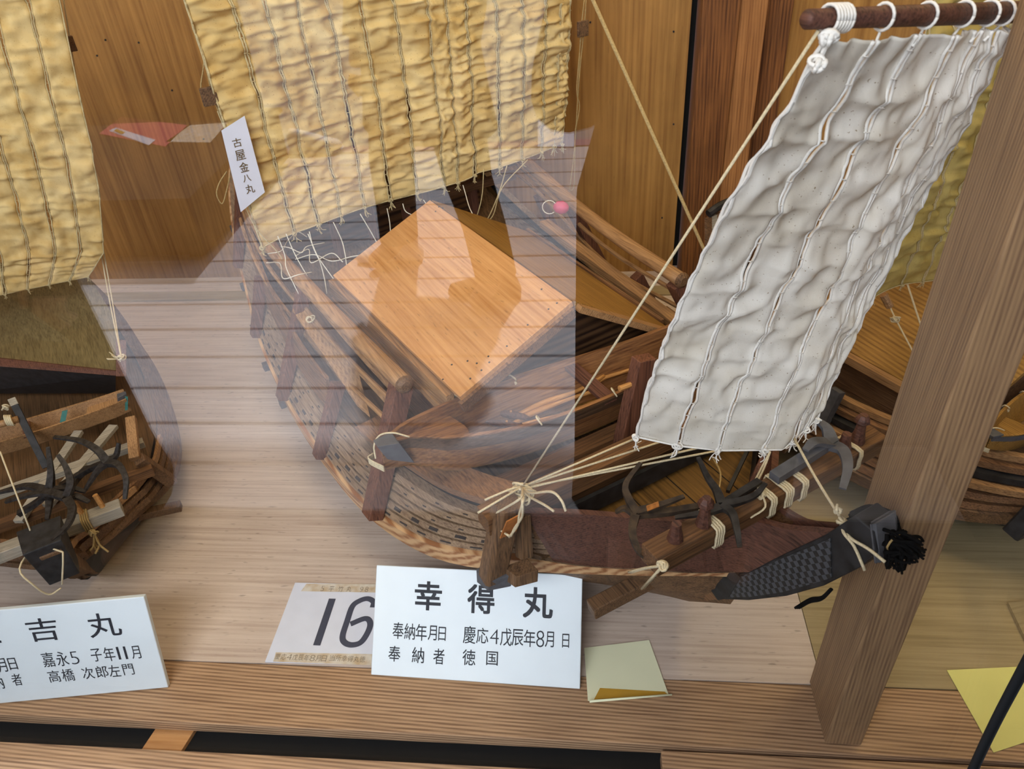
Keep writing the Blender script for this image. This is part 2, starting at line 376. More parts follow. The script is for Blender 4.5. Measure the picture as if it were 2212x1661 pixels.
struct(mb, 'trim_4', 'lid_ply')
mb = MB(); mb.box((.309, .543, .0), (.355, .633, 1.75)); struct(mb, 'trim_5', 'post_cedar', bevel=.002)             # corner post of the case
YW = 1.83
mb = MB(); mb.box((-2.6, YW, -.05), (.222, YW + .02, 2.4)); struct(mb, 'wall_back', 'wall_ply')
xs = [Py(x, 200, 1.76)[0] for x in (1492, 1500, 1577, 1634, 1690)]
mb = MB(); mb.box((.2222, YW + .03, -.05), (xs[4] + .03, YW + .05, 2.4)); struct(mb, 'wall_back', 'gap_black')
mb = MB(); mb.box((xs[4] + .012, YW, -.05), (2.6, YW + .02, 2.4)); struct(mb, 'wall_back', 'wall_ply')
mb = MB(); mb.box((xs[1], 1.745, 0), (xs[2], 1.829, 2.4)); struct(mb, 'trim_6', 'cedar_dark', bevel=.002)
mb = MB(); mb.box((xs[2] + .001, 1.755, 0), (xs[3], 1.829, 2.4)); struct(mb, 'trim_7', 'cedar_pale', bevel=.002)
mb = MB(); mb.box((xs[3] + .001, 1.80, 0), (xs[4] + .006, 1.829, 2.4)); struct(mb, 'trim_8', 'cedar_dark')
mb = MB(); mb.box((-2.6, 1.70, 0.0005), (2.6, 1.744, .005)); struct(mb, 'baseboard_back', 'floor_ply_right')
mb = MB()
for x, y in ((1455, 268), (1455, 68), (1430, 470), (1650, 240), (1275, 48), (300, 92), (228, 86), (372, 195), (210, 120), (440, 300)):
    p = Py(x, y, YW)
    mb.lathe((p[0], YW - .002, p[2]), (p[0], YW + .001, p[2]), [(0, .0022), (1, .0022)], 8)
struct(mb, 'trim_9', 'iron')
mb = MB(); mb.box((-2.62, .45, -.05), (-2.6, 1.86, 1.8)); struct(mb, 'wall_left', 'wall_ply')
mb = MB(); mb.box((2.6, .45, -.05), (2.62, 1.86, 1.8)); struct(mb, 'wall_right', 'wall_ply')
mb = MB(); mb.box((-2.6, YG - .002, -.013), (2.6, YG + .002, 1.8)); struct(mb, 'window_1', 'glass_pane')
mb = MB(); mb.box((-4.2, -2.55, 2.4), (4.2, 2.0, 2.5)); struct(mb, 'ceiling', 'plaster')
# the veranda behind the visitor: boards, edge beam, gravel (seen mirrored in the pane)
yb = 2 * YG - 4.19
mb = MB(); y = yb + .004; k = 0
while y < -.50:
    mb.box((-5.2, y, FLOOR - .03), (3.2, y + .176, FLOOR)); y += .185
struct(mb, 'floor', 'deck_board', bevel=.003)
mb = MB(); mb.box((-5.2, y + .002, FLOOR - .03), (3.2, .30, FLOOR + .001)); struct(mb, 'floor', 'dark_no_haze')  # near boards darkened in colour to keep their haze off the pane
mb = MB(); mb.box((-5.2, yb - .10, FLOOR - .2), (3.2, yb, FLOOR + .005)); struct(mb, 'trim_10', 'edge_purple')
mb = MB(); mb.box((-9, -16, -1.0), (7, yb - .1, -.95)); struct(mb, 'floor', 'gravel')
mb = MB(); mb.box((-5.2, .30, -.55), (3.2, .36, -.02)); struct(mb, 'wall_front', 'dark_no_haze')  # front darkened so its mirror image leaves the slot black
mb = MB(); mb.box((.95, yb, FLOOR), (1.0, .2, 2.4)); mb.box((.42, -3.0, FLOOR), (.9499, -.75, 2.4)); struct(mb, 'wall_right', 'blocker_dark')  # partition added to keep veranda haze off the right of the pane
xl = Py(556, 200, 4.25)[0]
mb = MB(); mb.box((-5.2, -3.34, FLOOR), (xl, -3.29, .36)); struct(mb, 'wall_left', 'blocker_dark')  # low partition added to keep haze off the pane's upper left
# added low dark cabinet, holding haze off the pane, and what lies on it
def mir(p): return A((p[0], 2 * YG - p[1], p[2]))
pA = mir(Pz(500, 330, -.2))
ct = MB(); ct.box((-4.6, -3.12, FLOOR + .03), (pA[0], -1.95, -.22)); r = empty('haze_blocker', (pA[0], -2.5, FLOOR)); 
o = ct.build('body', 'blocker_dark', r); o.matrix_parent_inverse = Matrix.Translation((-pA[0], 2.5, -FLOOR))
t = MB(); t.box((-4.62, -3.14, -.22), (pA[0] + .02, -1.93, -.2)); o = t.build('top', 'blocker_dark', r); o.matrix_parent_inverse = Matrix.Translation((-pA[0], 2.5, -FLOOR))
for xx, yy in ((-4.5, -3.05), (pA[0] - .1, -3.05), (-4.5, -2.05), (pA[0] - .1, -2.05)):
    t = MB(); t.box((xx, yy, FLOOR), (xx + .06, yy + .06, FLOOR + .03)); o = t.build('foot', 'blocker_dark', r); o.matrix_parent_inverse = Matrix.Translation((-pA[0], 2.5, -FLOOR))
tag(r, 'added low dark cabinet on the veranda, mirrored in the glass behind the pink folder', 'blocker')
def flatpoly(name, pts, z, mat, label, cat, th=.004, parent=None, mirror=True):
    mb = MB(); P = [mir(Pz(x, y, z)) if mirror else Pz(x, y, z) for x, y in pts]
    mb.slab(P, (0, 0, th)); o = mb.build(name, mat, parent); 
    if label: tag(o, label, cat)
    return o
fo = flatpoly('folder', [(215, 290), (262, 254), (405, 272), (358, 318)], -.198, 'cloth_pink', 'pink folder with a small white card, a faint reflection left of the big sail', 'folder')
flatpoly('card', [(236, 283), (250, 276), (336, 303), (322, 314)], -.193, 'paper_white', None, None, .002, fo).name = 'card'
flatpoly('card_picture', [(246, 283), (253, 279), (270, 286), (263, 290)], -.19, 'note_gum', None, None, .002, fo)
flatpoly('brochure', [(358, 308), (412, 272), (492, 266), (455, 309)], -.198, 'tape_tan', 'pale printed brochure reflected in the glass, lying beside the pink folder', 'brochure')

# ------------------------------------------------------------------ people standing on the veranda (mirrored in the glass)
def person(name, label, loc, rz, stance, coatlen, topc, legc, shoe, arms_up=False, foot_turn=(0, 0), flare=.285):
    r = empty(name, loc, rz); hw = stance / 2
    V, E, Rr = [], [], []
    def P(p, rad): V.append(p); Rr.append(rad); return len(V) - 1
    pel = P((0, 0, .93), (.15, .11)); wst = P((0, .0, 1.08), (.13, .10)); ch = P((0, 0, 1.30), (.155, .11)); nk = P((0, .0, 1.46), (.06, .06)); hd = P((0, .02, 1.56), (.075, .085)); tp = P((0, .03, 1.66), (.08, .09))
    E += [(pel, wst), (wst, ch), (ch, nk), (nk, hd), (hd, tp)]
    hands = []
    for s in (-1, 1):
        hp = P((s * .09, 0, .86), (.09, .09)); kn = P((s * (hw * .6 + .05), .03, .48), (.062, .062)); an = P((s * (hw + .02), 0, .09), (.042, .045)); ft = P((s * (hw + .04), .16, .035), (.04, .03))
        E += [(pel, hp), (hp, kn), (kn, an), (an, ft)]
        sh = P((s * .19, 0, 1.38), (.06, .06))
        if arms_up: el = P((s * .24, .16, 1.16), (.045, .045)); wr = P((s * .11, .30, 1.38), (.028, .028)); hn = P((s * .08, .33, 1.44), (.035, .022))
        else: el = P((s * .25, -.01, 1.12), (.045, .045)); wr = P((s * .26, .06, .88), (.028, .028)); hn = P((s * .26, .08, .80), (.035, .022))
        E += [(ch, sh), (sh, el), (el, wr), (wr, hn)]; hands.append((hn, V[wr], V[hn], s))
    me = bpy.data.meshes.new('body'); me.from_pydata(V, E, []); me.materials.append(MATS['skin'])
    o = bpy.data.objects.new('body', me); COL.objects.link(o); o.parent = r
    import bmesh
    bm = bmesh.new(); bm.from_mesh(me); sk = bm.verts.layers.skin.verify()
    for i, vv in enumerate(bm.verts): vv[sk].radius = Rr[i]; vv[sk].use_root = i == 0
    bm.to_mesh(me); bm.free()
    o.modifiers.new('skin', 'SKIN').use_smooth_shade = True; o.modifiers.new('sub', 'SUBSURF').levels = 1; o.modifiers['sub'].render_levels = 2
    # fingers and thumb
    for hn, wv, hv, s in hands:
        mf = MB()
        d = _n(A(hv) - A(wv)); _, sd, u = basis(d, (0, 1, .3))
        for k in range(4):
            b = A(hv) + sd * (k - 1.5) * .018 + d * .02; Lf = (.062, .075, .07, .052)[k]
            mf.tube([b, b + d * Lf * .5 + u * .006, b + d * Lf * .8 - u * .008, b + d * Lf * .95 - u * .022], .0085, 8, 3, r2=.007)
        b = A(hv) - sd * .03 * s - d * .015; mf.tube([b, b - sd * .022 * s + d * .025, b - sd * .026 * s + d * .055], .0095, 8, 3, r2=.008)
        mf.build('fingers', 'skin', r, smooth=True)
    # face
    fc = MB(); fc.tube([(0, .10, 1.60), (0, .125, 1.565), (0, .11, 1.55)], .011, 8, 3); fc.build('nose', 'skin', r, smooth=True)
    fc = MB(); fc.bar((-.025, .105, 1.525), (.025, .105, 1.525), .01, .012); fc.build('mouth', 'cloth_pink', r)
    for s in (-1, 1):
        fc = MB(); fc.lathe((s * .032, .10, 1.59), (s * .032, .112, 1.59), [(0, .011), (.5, .012), (1, .004)]); fc.build('eye', 'hair', r)
        fc = MB(); fc.lathe((s * .082, 0, 1.58), (s * .098, 0, 1.58), [(0, .02), (.5, .028), (1, .02)]); fc.build('ear', 'skin', r, smooth=True)
    hr = MB(); rows = []
    for i in range(7):
        a = i / 6 * math.pi * .52; rows.append([( .100 * math.sin(a) * math.cos(t), -.005 + .112 * math.sin(a) * math.sin(t), 1.625 + .115 * math.cos(a) - (.06 if math.sin(t) < .2 and i == 6 else 0)) for t in np.linspace(0, 2 * math.pi, 21)[:-1]])
    hr.loft(rows, close=True, caps=True).build('hair', 'hair', r, smooth=True)
    # trousers
    tr = MB()
    for s in (-1, 1):
        rows = []
        for z, cx, cy, rx, ry in ((.10, hw + .02, 0, .075, .085), (.3, hw * .8 + .04, .01, .078, .085), (.48, hw * .6 + .05, .03, .085, .09), (.7, hw * .3 + .07, .01, .10, .105), (.92, .085, 0, .115, .125), (1.0, .08, 0, .12, .125)):
            rows.append([(s * cx + rx * math.cos(t), cy + ry * math.sin(t), z) for t in np.linspace(0, 2 * math.pi, 19)[:-1]])
        tr.loft(rows, close=True, caps=True)
    tr.build('trousers', legc, r, smooth=True)
    # coat with sleeves
    ct = MB(); rows = []
    for z, rx, ry in ((coatlen, flare, .20), (coatlen + .12, (flare + .235) / 2, .185), (.95, .232, .165), (1.1, .19, .145), (1.3, .22, .14), (1.4, .205, .12), (1.46, .10, .085), (1.49, .075, .075)):
        rows.append([(rx * math.cos(t) * (1 + .03 * math.sin(5 * t)), ry * math.sin(t), z) for t in np.linspace(0, 2 * math.pi, 29)[:-1]])
    ct.loft(rows, close=True, caps=True)
    for s in (-1, 1):
        if arms_up: ct.tube([(s * .17, 0, 1.38), (s * .24, .16, 1.16), (s * .12, .29, 1.36)], .068, 12, 5, r2=.045)
        else: ct.tube([(s * .17, 0, 1.38), (s * .25, -.01, 1.12), (s * .26, .055, .90)], .07, 12, 5, r2=.05)
    ct.build('coat', topc, r, smooth=True)
    for i, s in enumerate((-1, 1)):
        sh = MB(); a = foot_turn[i]; cx = s * (hw + .02); ca, sa = math.cos(a), math.sin(a)
        rows = []
        for yy, wd, ht in ((-.09, .03, .05), (-.07, .045, .09), (0, .045, .10), (.07, .048, .075), (.14, .05, .05), (.19, .035, .035)):
            rows.append([(cx + ca * (wd * math.cos(t)) - sa * yy, sa * wd * math.cos(t) + ca * yy, max(0.0, ht * .5 + ht * .55 * math.sin(t))) for t in np.linspace(0, 2 * math.pi, 15)[:-1]])
        sh.loft(rows, close=True, caps=True).build('shoe', shoe[i], r, smooth=True)
    return tag(r, label, 'person')
p1 = mir(Pz(870, 560, FLOOR)); p2 = mir(Pz(1075, 640, FLOOR)); mid = (p1 + p2) / 2
ang = math.atan2(p2[1] - p1[1], p2[0] - p1[0])
person('person', 'person in black coat and trousers standing feet apart, mirrored over the roof panel', (mid[0], mid[1], FLOOR), ang, np.linalg.norm(p2 - p1) - .04, .62, 'coat_black', 'trouser_black', ('shoe_white', 'shoe_dark'), foot_turn=(.9, 1.1))
xe = Py(1225, 500, 2 * YG + .33)[0]
person('person', 'person in a dark coat holding both hands up close before the glass', (xe + .25, -.37, FLOOR), 0, .2, .20, 'coat_black', 'trouser_black', ('shoe_dark', 'shoe_dark'), arms_up=True, flare=.25)
xe = Py(318, 1000, 2 * YG + .36)[0]
person('person', 'person in a long black coat standing before the left ship, arms hanging down', (xe - .25, -.38, FLOOR), 0, .2, .14, 'coat_black', 'trouser_black', ('shoe_dark', 'shoe_dark'), flare=.26)

# a white sneaker standing at the veranda edge and a pale sheet beside it, both mirrored in the glass
sp_ = mir(Pz(683, 328, FLOOR)); sn = empty('sneaker', (sp_[0], sp_[1], FLOOR), .05)
mb = MB(); rows = []
for x, w, hh in ((-.15, .030, .085), (-.13, .040, .115), (-.07, .042, .105), (0, .045, .085), (.07, .052, .060), (.13, .046, .048), (.16, .022, .030)):
    rows.append([(x, w * math.cos(t), .022 + max(0, hh * .5 + hh * .52 * math.sin(t))) for t in np.linspace(0, 2 * math.pi, 15)[:-1]])
mb.loft(rows, close=True, caps=True).build('upper', 'shoe_white', sn, smooth=True)
mb = MB(); rows = []
for x, w in ((-.155, .030), (-.13, .044), (0, .048), (.08, .056), (.14, .048), (.168, .022)): rows.append([(x, -w, 0), (x, w, 0), (x, w, .024), (x, -w, .024)])
mb.loft(rows, close=True, caps=True).build('sole', 'paper_white', sn)
for k in range(3):
    mb = MB(); x = -.03 + .035 * k; mb.tube([(x, -.03, .095 - .014 * k), (x + .005, 0, .112 - .016 * k), (x, .03, .095 - .014 * k)], .004, 6, 3); mb.build('lace', 'shoe_dark', sn)
tag(sn, 'white sneaker, a reflection in the glass across the middle of the big sail', 'shoe')
flatpoly('paper_sheet', [(1162, 318), (1240, 318), (1240, 252), (1162, 256)], -.498, 'paper_white', 'pale blue-white sheet reflected in the glass beside the right edge of the big sail', 'paper')

# ------------------------------------------------------------------ ships
# wale lower edge (E0) and strake top (E1): u -> half breadth, height
E0 = curve([(.12, .0, .235), (.17, .012, .20), (.24, .088, .18), (.35, .20, .15), (.414, .255, .13), (.475, .297, .12), (.562, .33, .11), (.66, .35, .10), (.76, .361, .10), (.87, .368, .10), (.99, .370, .11), (1.16, .362, .135), (1.317, .339, .175), (1.43, .318, .235), (1.52, .285, .32), (1.58, .25, .38)])
E1 = curve([(.12, .0, .27), (.2, .06, .262), (.32, .195, .262), (.45, .265, .235), (.56, .292, .215), (.7, .318, .195), (.85, .334, .19), (1.0, .335, .20), (1.2, .325, .235), (1.4, .295, .31), (1.52, .26, .40), (1.58, .225, .46)])
KL = curve([(.14, .17), (.185, .125), (.25, .06), (.33, .012), (.45, .0), (1.2, .0), (1.4, .07), (1.52, .17), (1.58, .25)])
def us(a, b, n=36): return list(np.linspace(a, b, n))
def side(c, u, s, dv=0.0, dz=0.0):
    v, z = c(u)[:2]; return A((u, s * (v + dv), z + dz))
def mixc(u, s, t, dv=0., dz=0.):
    a = A((u, E0(u)[0], E0(u)[1] + .036)); b = A((u, E1(u)[0], E1(u)[1])); p = a + (b - a) * t
    return A((u, s * (p[1] + dv), p[2] + dz))
def hull(r, mats, u0=.16, u1=1.58, marks=True, ns_=5, bright=True):
    mb = MB()
    for s in (-1, 1):
        rows = []
        for u in us(max(u0, .15), u1, 40):
            v, z = E0(u)[:2]; k = float(KL(u)[0]); k = min(k, z - .01)
            rows.append([A((u, s * .012, k)), A((u, s * v * .34, k + (z - k) * .22)), A((u, s * v * .72, k + (z - k) * .6)), A((u, s * (v - .004), z + .01))])
        mb.loft(rows)
    v, z = E0(u1)[:2]; v1, z1 = E1(u1)[:2]
    mb.add([(u1, -v, z), (u1, v, z), (u1, v1, z1 + .1), (u1, -v1, z1 + .1)], [(0, 1, 2, 3)])
    mb.add([(u1, -v, z), (u1, v, z), (u1, .01, float(KL(u1)[0]))], [(0, 1, 2)])
    mb.build('hull_bottom', mats['bottom'], r, smooth=True)
    for s in (1, -1):
        w = MB(); rows = []
        for u in us(u0, u1, 60):
            g = float(np.interp(u, [.15, .25, .42], [.012, .018, .036]))
            a = side(E0, u, s, -.004, 0); b = side(E0, u, s, .006, .0); c = side(E0, u, s, .008, g * .85); d = side(E0, u, s, -.006, g)
            rows.append([a, b, c, d])
        w.loft(rows, close=True, caps=True); w.build('wale', mats['wale'], r, bevel=0)
        for k in range(ns_):
            t0 = k / ns_; t1 = (k + .64) / ns_; st = MB(); rows = []
            for u in us(.33, u1, 56):
                a = mixc(u, s, t0, -.012); b = mixc(u, s, t0, .003 - .0022 * k * 0); c = mixc(u, s, t1, .001); d = mixc(u, s, t1, -.016)
                rows.append([a, b, c, d])
            st.loft(rows, close=True, caps=True)
            if marks:
                st.mat(1); R = random.Random(k * 7 + (s > 0))
                u = .37 + .02 * (k % 2)
                while u < 1.2:
                    big = k < 2; L_ = .015 if big else .007; hgt = .42 if big else .30
                    for tt in ((.28, .55) if k == 1 else (.4,)):
                        p = []
                        for uu, dt in ((u, tt), (u + L_, tt), (u + L_, tt + hgt * .5), (u, tt + hgt * .5)):
                            x = mixc(uu, s, t0 + (t1 - t0) * dt); x[1] = mixc(uu, s, t0 + (t1 - t0) * dt, .003 - .002 * dt)[1] + s * .0006; p.append(x)
                        st.slab(p, (0, s * .0006, 0))
                    u += R.uniform(.034, .042) if big else R.uniform(.045, .06)
                st.mat(0)
            st.build('strake', [mats['strake'], 'nail_dark'], r)
        # dark backing behind the strakes
        bk = MB(); rows = [[mixc(u, s, -.1, -.014), mixc(u, s, 1.0, -.018)] for u in us(.2, u1, 50)]
        bk.loft(rows); bk.build('inner_planking', 'black_wood', r)
def deck(r, u0, u1, z, inset, mat, name='deck', n=30, zf=None):
    mb = MB(); rows = []
    for u in us(u0, u1, n):
        v = max(.004, E1(u)[0] - inset); zz = z if zf is None else zf(u); rows.append([A((u, -v, zz)), A((u, v, zz)), A((u, v, zz - .008)), A((u, -v, zz - .008))])
    mb.loft(rows, close=True, caps=True); return mb.build(name, mat, r)
def sail(r, name, Pf, seams, h, mats, cell=.03, amp=.0055, nu=14, nv=230, cords=True, seed=1, cord_r=.0011, hem=True, scale=1.0, part='sail', curl=0.0):
    """Pf(s,t): s across 0..1, t down 0..1; seams: list of s; h = height in units for wrinkle frequency"""
    root = MB(); R = np.random.RandomState(seed)
    tv = np.linspace(0, 1, nv)
    p00, p10, p01 = A(Pf(0, 0)), A(Pf(1, 0)), A(Pf(0, 1)); N = _n(np.cross(p01 - p00, p10 - p00))
    T = tv * h / cell
    wob = [vnoise(tv * h * 22, 50 + seed + j) * .0022 for j in range(len(seams))]
    X = _n(p10 - p00)
    lip = [[cord_r * (.7 * scale) ** .5 * (.55 + .9 * np.abs(vnoise(tv * h / (.009 * scale ** .5) + 5 * j + 40 * k, 200 + seed + j + 20 * k)) + .9 * np.maximum(0, vnoise(tv * h / .07 + 9 * j, 300 + seed + j))) for k in (0, 1)] for j in range(len(seams))]
    edge_d = {}; vs = []; fs = []
    for i in range(len(seams) - 1):
        a_, b_ = seams[i], seams[i + 1]
        fa = 1 - 2 * np.abs(vnoise(T * 2.1 + 11 * i, seed + i)) ** .8; fb = 1 - 2 * np.abs(vnoise(T * 2.1 + 11 * (i + 1), seed + i + 1)) ** .8
        for kk in range(nu + 1):
            w = kk / nu; w = w * w * (3 - 2 * w) * .5 + w * .5; s = a_ + (b_ - a_) * w; e = 1 - (2 * w - 1) ** 2
            mid_ = 1 - 2 * np.abs(vnoise2(np.full_like(T, (i + w) * 1.5), T * 1.5 + .5 * math.sin(i * 2.1), seed + 7)) ** .8
            sm = vnoise2(np.full_like(T, (i + w) * 3.1), T * 3.4, seed + 9); lg = vnoise2(np.full_like(T, (i + w) * .6), T * .35, seed + 13)
            s2_ = vnoise2(np.full_like(T, (i + w) * 6.3 + 3), T * 5.2, seed + 17)
            d = amp * (.50 * (fa * (1 - w) ** 1.1 + fb * w ** 1.1) + .45 * mid_ * e ** .5 + .34 * sm + .16 * s2_ + .45 * lg * e ** .6 + .10 * e ** .5)
            pinch = (1 - e) ** 8; d = d * (1 - .35 * pinch) - amp * .10 * pinch
            d = d * (1 - .85 * tv ** 14)
            if kk == 0: edge_d[(i, 1)] = d
            if kk == nu: edge_d[(i + 1, 0)] = d
            ins = lip[i][1] * (1 - w) ** 3 * (i > 0) - lip[i + 1][0] * w ** 3 * (i < len(seams) - 2)
            for k, t in enumerate(tv):
                vs.append(A(Pf(s, t)) + N * d[k] + X * (wob[i][k] * (1 - w) + wob[i + 1][k] * w + ins[k]))
        base = i * (nu + 1)
        for c in range(base, base + nu):
            for k in range(nv - 1): fs.append((c * nv + k, c * nv + k + 1, (c + 1) * nv + k + 1, (c + 1) * nv + k))
    root.add(vs, fs); o = root.build(part, mats[0], r, smooth=True)
    sol = o.modifiers.new('thickness', 'SOLIDIFY'); sol.thickness = .0009; sol.offset = 0
    if cords:
        for j, s in enumerate(seams):
            for sg in ((-1, 1) if 0 < j < len(seams) - 1 else (1 if j == 0 else -1,)):
                c = MB(); side_ = 1 if sg > 0 else 0; ed = edge_d[(j, side_)]; lp = lip[j][side_] if 0 < j < len(seams) - 1 else 0 * tv
                P = [A(Pf(s, t)) + X * (wob[j][k] + sg * lp[k]) + N * (ed[k] + cord_r * .6) for k, t in enumerate(tv)]
                c.tube(P, cord_r, 5); c.build('seam_cord', mats[1], o, smooth=True)
            if 0 < j < len(seams) - 1:
                # cross stitches that lace the two cloth edges together
                st = MB()
                for k in range(int(h / .022)):
                    t = (k + .5) / int(h / .022); kk = min(nv - 1, int(t * (nv - 1))); c0 = A(Pf(s, t)) + X * wob[j][kk] + N * (.5 * (edge_d[(j, 0)][kk] + edge_d[(j, 1)][kk]) + cord_r)
                    st.tube([c0 - X * cord_r * 2.6, c0 + N * .0012, c0 + X * cord_r * 2.6 + A(Pf(s, min(1, t + .004))) - A(Pf(s, t))], .0006, 4)
                st.build('lacing', mats[1], o)
    if hem:
        hb = MB(); hb.tube([A(Pf(s, 1.0)) + N * .0008 for s in np.linspace(0, 1, 40)], .0014, 5); hb.build('hem', mats[1], o)
        for sd_, e in (('left', 0), ('right', 1)):
            hb = MB(); hb.tube([A(Pf(e, t)) + N * .0008 + N * .0015 * math.sin(t * 90) for t in np.linspace(0, 1, 60)], .0016, 5); hb.build('edge_cord', mats[1], o)
        for j, s in enumerate(seams):
            kb = MB(); c0 = A(Pf(s, 1.0)); knot(kb, c0 + N * .002, .0045, .0011, 4, j + seed); frays(kb, c0 + N * .002, (0, 0, -1), .018, .0007, 6, .45, j + seed)
            kb.build('seam_knot', mats[1], o)
    return o
def anchor(frame_pts, name, label, group, flukes, shank, mat='iron', parent_frame=None, w=.0085, t=.003, rust=None):
    """four-armed grapnel; shank [(tip..crown)] and flukes as lists of points"""
    r = empty(name, parent_frame[0], parent_frame[1], parent_frame[2])
    mb = MB(); P = spline(shank, 6); rows = []
    for i in range(len(P) - 1): mb.bar(P[i], P[i + 1], w, w * .75)
    mb.build('shank', mat, r)
    for f in flukes:
        mb = MB(); P = spline(f, 6); rows = []
        for i, p in enumerate(P):
            d = P[min(i + 1, len(P) - 1)] - P[max(i - 1, 0)]; _, sd, u = basis(d, (0, 0, 1)); k = 1 - .55 * i / (len(P) - 1)
            rows.append([p - sd * w * .62 * k - u * t * k, p + sd * w * .62 * k - u * t * k, p + sd * w * .62 * k + u * t * k, p - sd * w * .62 * k + u * t * k])
        mb.loft(rows, close=True, caps=True)
        mb.build('fluke', mat, r, smooth=False)
    return tag(r, label, 'anchor', group)

# ---------------- the big ship in the middle
FM = (tuple(FR1.o), FR1.ang, 1.0)
ship = empty('model_ship', FM[0], FM[1], FM[2])
tag(ship, 'largest wooden model ship, yellow patched sail behind and white sail over its bow', 'model ship')
hull(ship, dict(bottom='hull_plank', wale='wale_wood', strake='strake_wood'))
def part(mb, name, mats, parent=ship, **k): return mb.build(name, mats, parent, **k)
# decks
deck(ship, .10, .335, .238, .016, 'deck_yellow', 'fore_deck')
mb = MB()
for k, u_ in ((-.075, .245), (-.01, .19), (.055, .225)): mb.box((u_, k, .238), (.33, k + .0012, .2386))
part(mb, 'deck_seam', 'gap_black')
deck(ship, .335, 1.56, .19, .012, 'deck_dark', 'main_deck', zf=lambda u: .19 + max(0, u - 1.1) ** 2 * .9)
# stem: keel, rabbet, black lacquered band with woven pattern
st = MB(); prof = [(.36, -.0), (.33, .0), (.25, .052), (.185, .138), (.155, .172), (.165, .205), (.24, .19), (.36, .14)]
def extr(mb, prof, w, w2=None): mb.slab([(u, -w, z) for u, z in prof], (0, 2 * w, 0)); return mb
keel_b = [(1.2, -.001), (.36, -.001), (.30, .028), (.25, .066), (.21, .103), (.172, .150)]
keel_t = [(.163, .207), (.24, .15), (.36, .09), (1.2, .03)]
part(extr(MB(), keel_b + keel_t, .015), 'keel', 'hull_brown')
st_b = [(.172, .150), (.13, .194), (.081, .256), (.041, .317), (.008, .382)]
st_t = [(.030, .436), (.055, .384), (.093, .320), (.137, .243), (.160, .212)]
def off(pr, du, dz): return [(a + du, b + dz) for a, b in pr]
part(extr(MB(), st_b + [(-.002, .412), (.008, .434)] + st_t, .0165), 'stem', 'black_wood', bevel=.0015)
in_b = [(.161, .167), (.130, .202), (.086, .259), (.046, .320), (.034, .339)]; in_t = [(.047, .388), (.060, .366), (.095, .310), (.136, .242), (.148, .222)]
part(extr(MB(), in_b + in_t, .0178), 'woven_band', 'woven_black')
part(extr(MB(), [(.176, .145), (.160, .168), (.147, .222), (.160, .222), (.172, .200), (.19, .15)], .0185), 'stem_collar', 'black_wood')
mb = MB(); mb.bar((.012, 0, .440), (-.004, 0, .400), .034, .006, cham=.004); part(mb, 'stem_head', 'grey_blue_wood')
# bow bulwarks (red planks)
BT = curve([(.036, .013, .40), (.067, .013, .376), (.10, .015, .351), (.154, .031, .329), (.187, .067, .315), (.239, .125, .31), (.28, .17, .307), (.325, .222, .302)])
BB = curve([(.052, .014, .382), (.09, .014, .322), (.13, .016, .25), (.151, .018, .228), (.193, .05, .205), (.237, .09, .192), (.296, .16, .188), (.352, .2, .175)])
for s in (1, -1):
    mb = MB(); rows = []
    for t in np.linspace(0, 1, 24):
        ut = .036 + .289 * t; ub = .052 + .273 * t; v, z = BT(ut); v2, z2 = BB(ub)
        rows.append([A((ub, s * v2, z2)), A((ut, s * v, z)), A((ut + .004, s * max(.002, v - .008), z)), A((ub + .004, s * max(.001, v2 - .008), z2))])
    mb.loft(rows, close=True, caps=True); part(mb, 'bow_bulwark', 'red_wood')
    mb = MB(); rows = []
    for t in np.linspace(0, 1, 24):     # grey plank between bulwark and wale
        ub = .155 + .195 * t; v2, z2 = BB(ub); e = E0(ub); g = float(np.interp(ub, [.15, .25, .42], [.010, .015, .03]))
        rows.append([A((ub, s * (e[0] + .004), e[1] + g)), A((ub, s * (v2 + .004), z2 + .002)), A((ub + .003, s * max(.001, v2 - .006), z2)), A((ub, s * max(.001, e[0] - .006), e[1] + g))])
    mb.loft(rows, close=True, caps=True); part(mb, 'bow_wale', 'strake_wood')
    mb = MB(); rows = []
    for t in np.linspace(0, 1, 16):     # inner fore planking
        u = .11 + .22 * t; v, z = BT(u); rows.append([A((u, s * (v - .010), z - .004)), A((u, s * max(.002, (v - .022)), .236))])
    mb.loft(rows); part(mb, 'inner_planking', 'beam_wood')
# transverse beams
mb = MB(); mb.bar((.340, .272, .301), (.340, -.272, .301), .030, .028); part(mb, 'cross_beam', 'beam_wood', bevel=.001)
mb = MB(); mb.bar((.352, .235, .272), (.352, -.235, .272), .014, .05); part(mb, 'cross_beam_face', 'beam_wood')
mb = MB(); mb.bar((.322, .20, .262), (.322, -.20, .262), .006, .03); part(mb, 'cross_beam_ledge', 'black_wood')
mb = MB(); mb.bar((.43, .215, .245), (.43, -.215, .245), .028, .022); part(mb, 'cross_beam', 'beam_wood', bevel=.001)
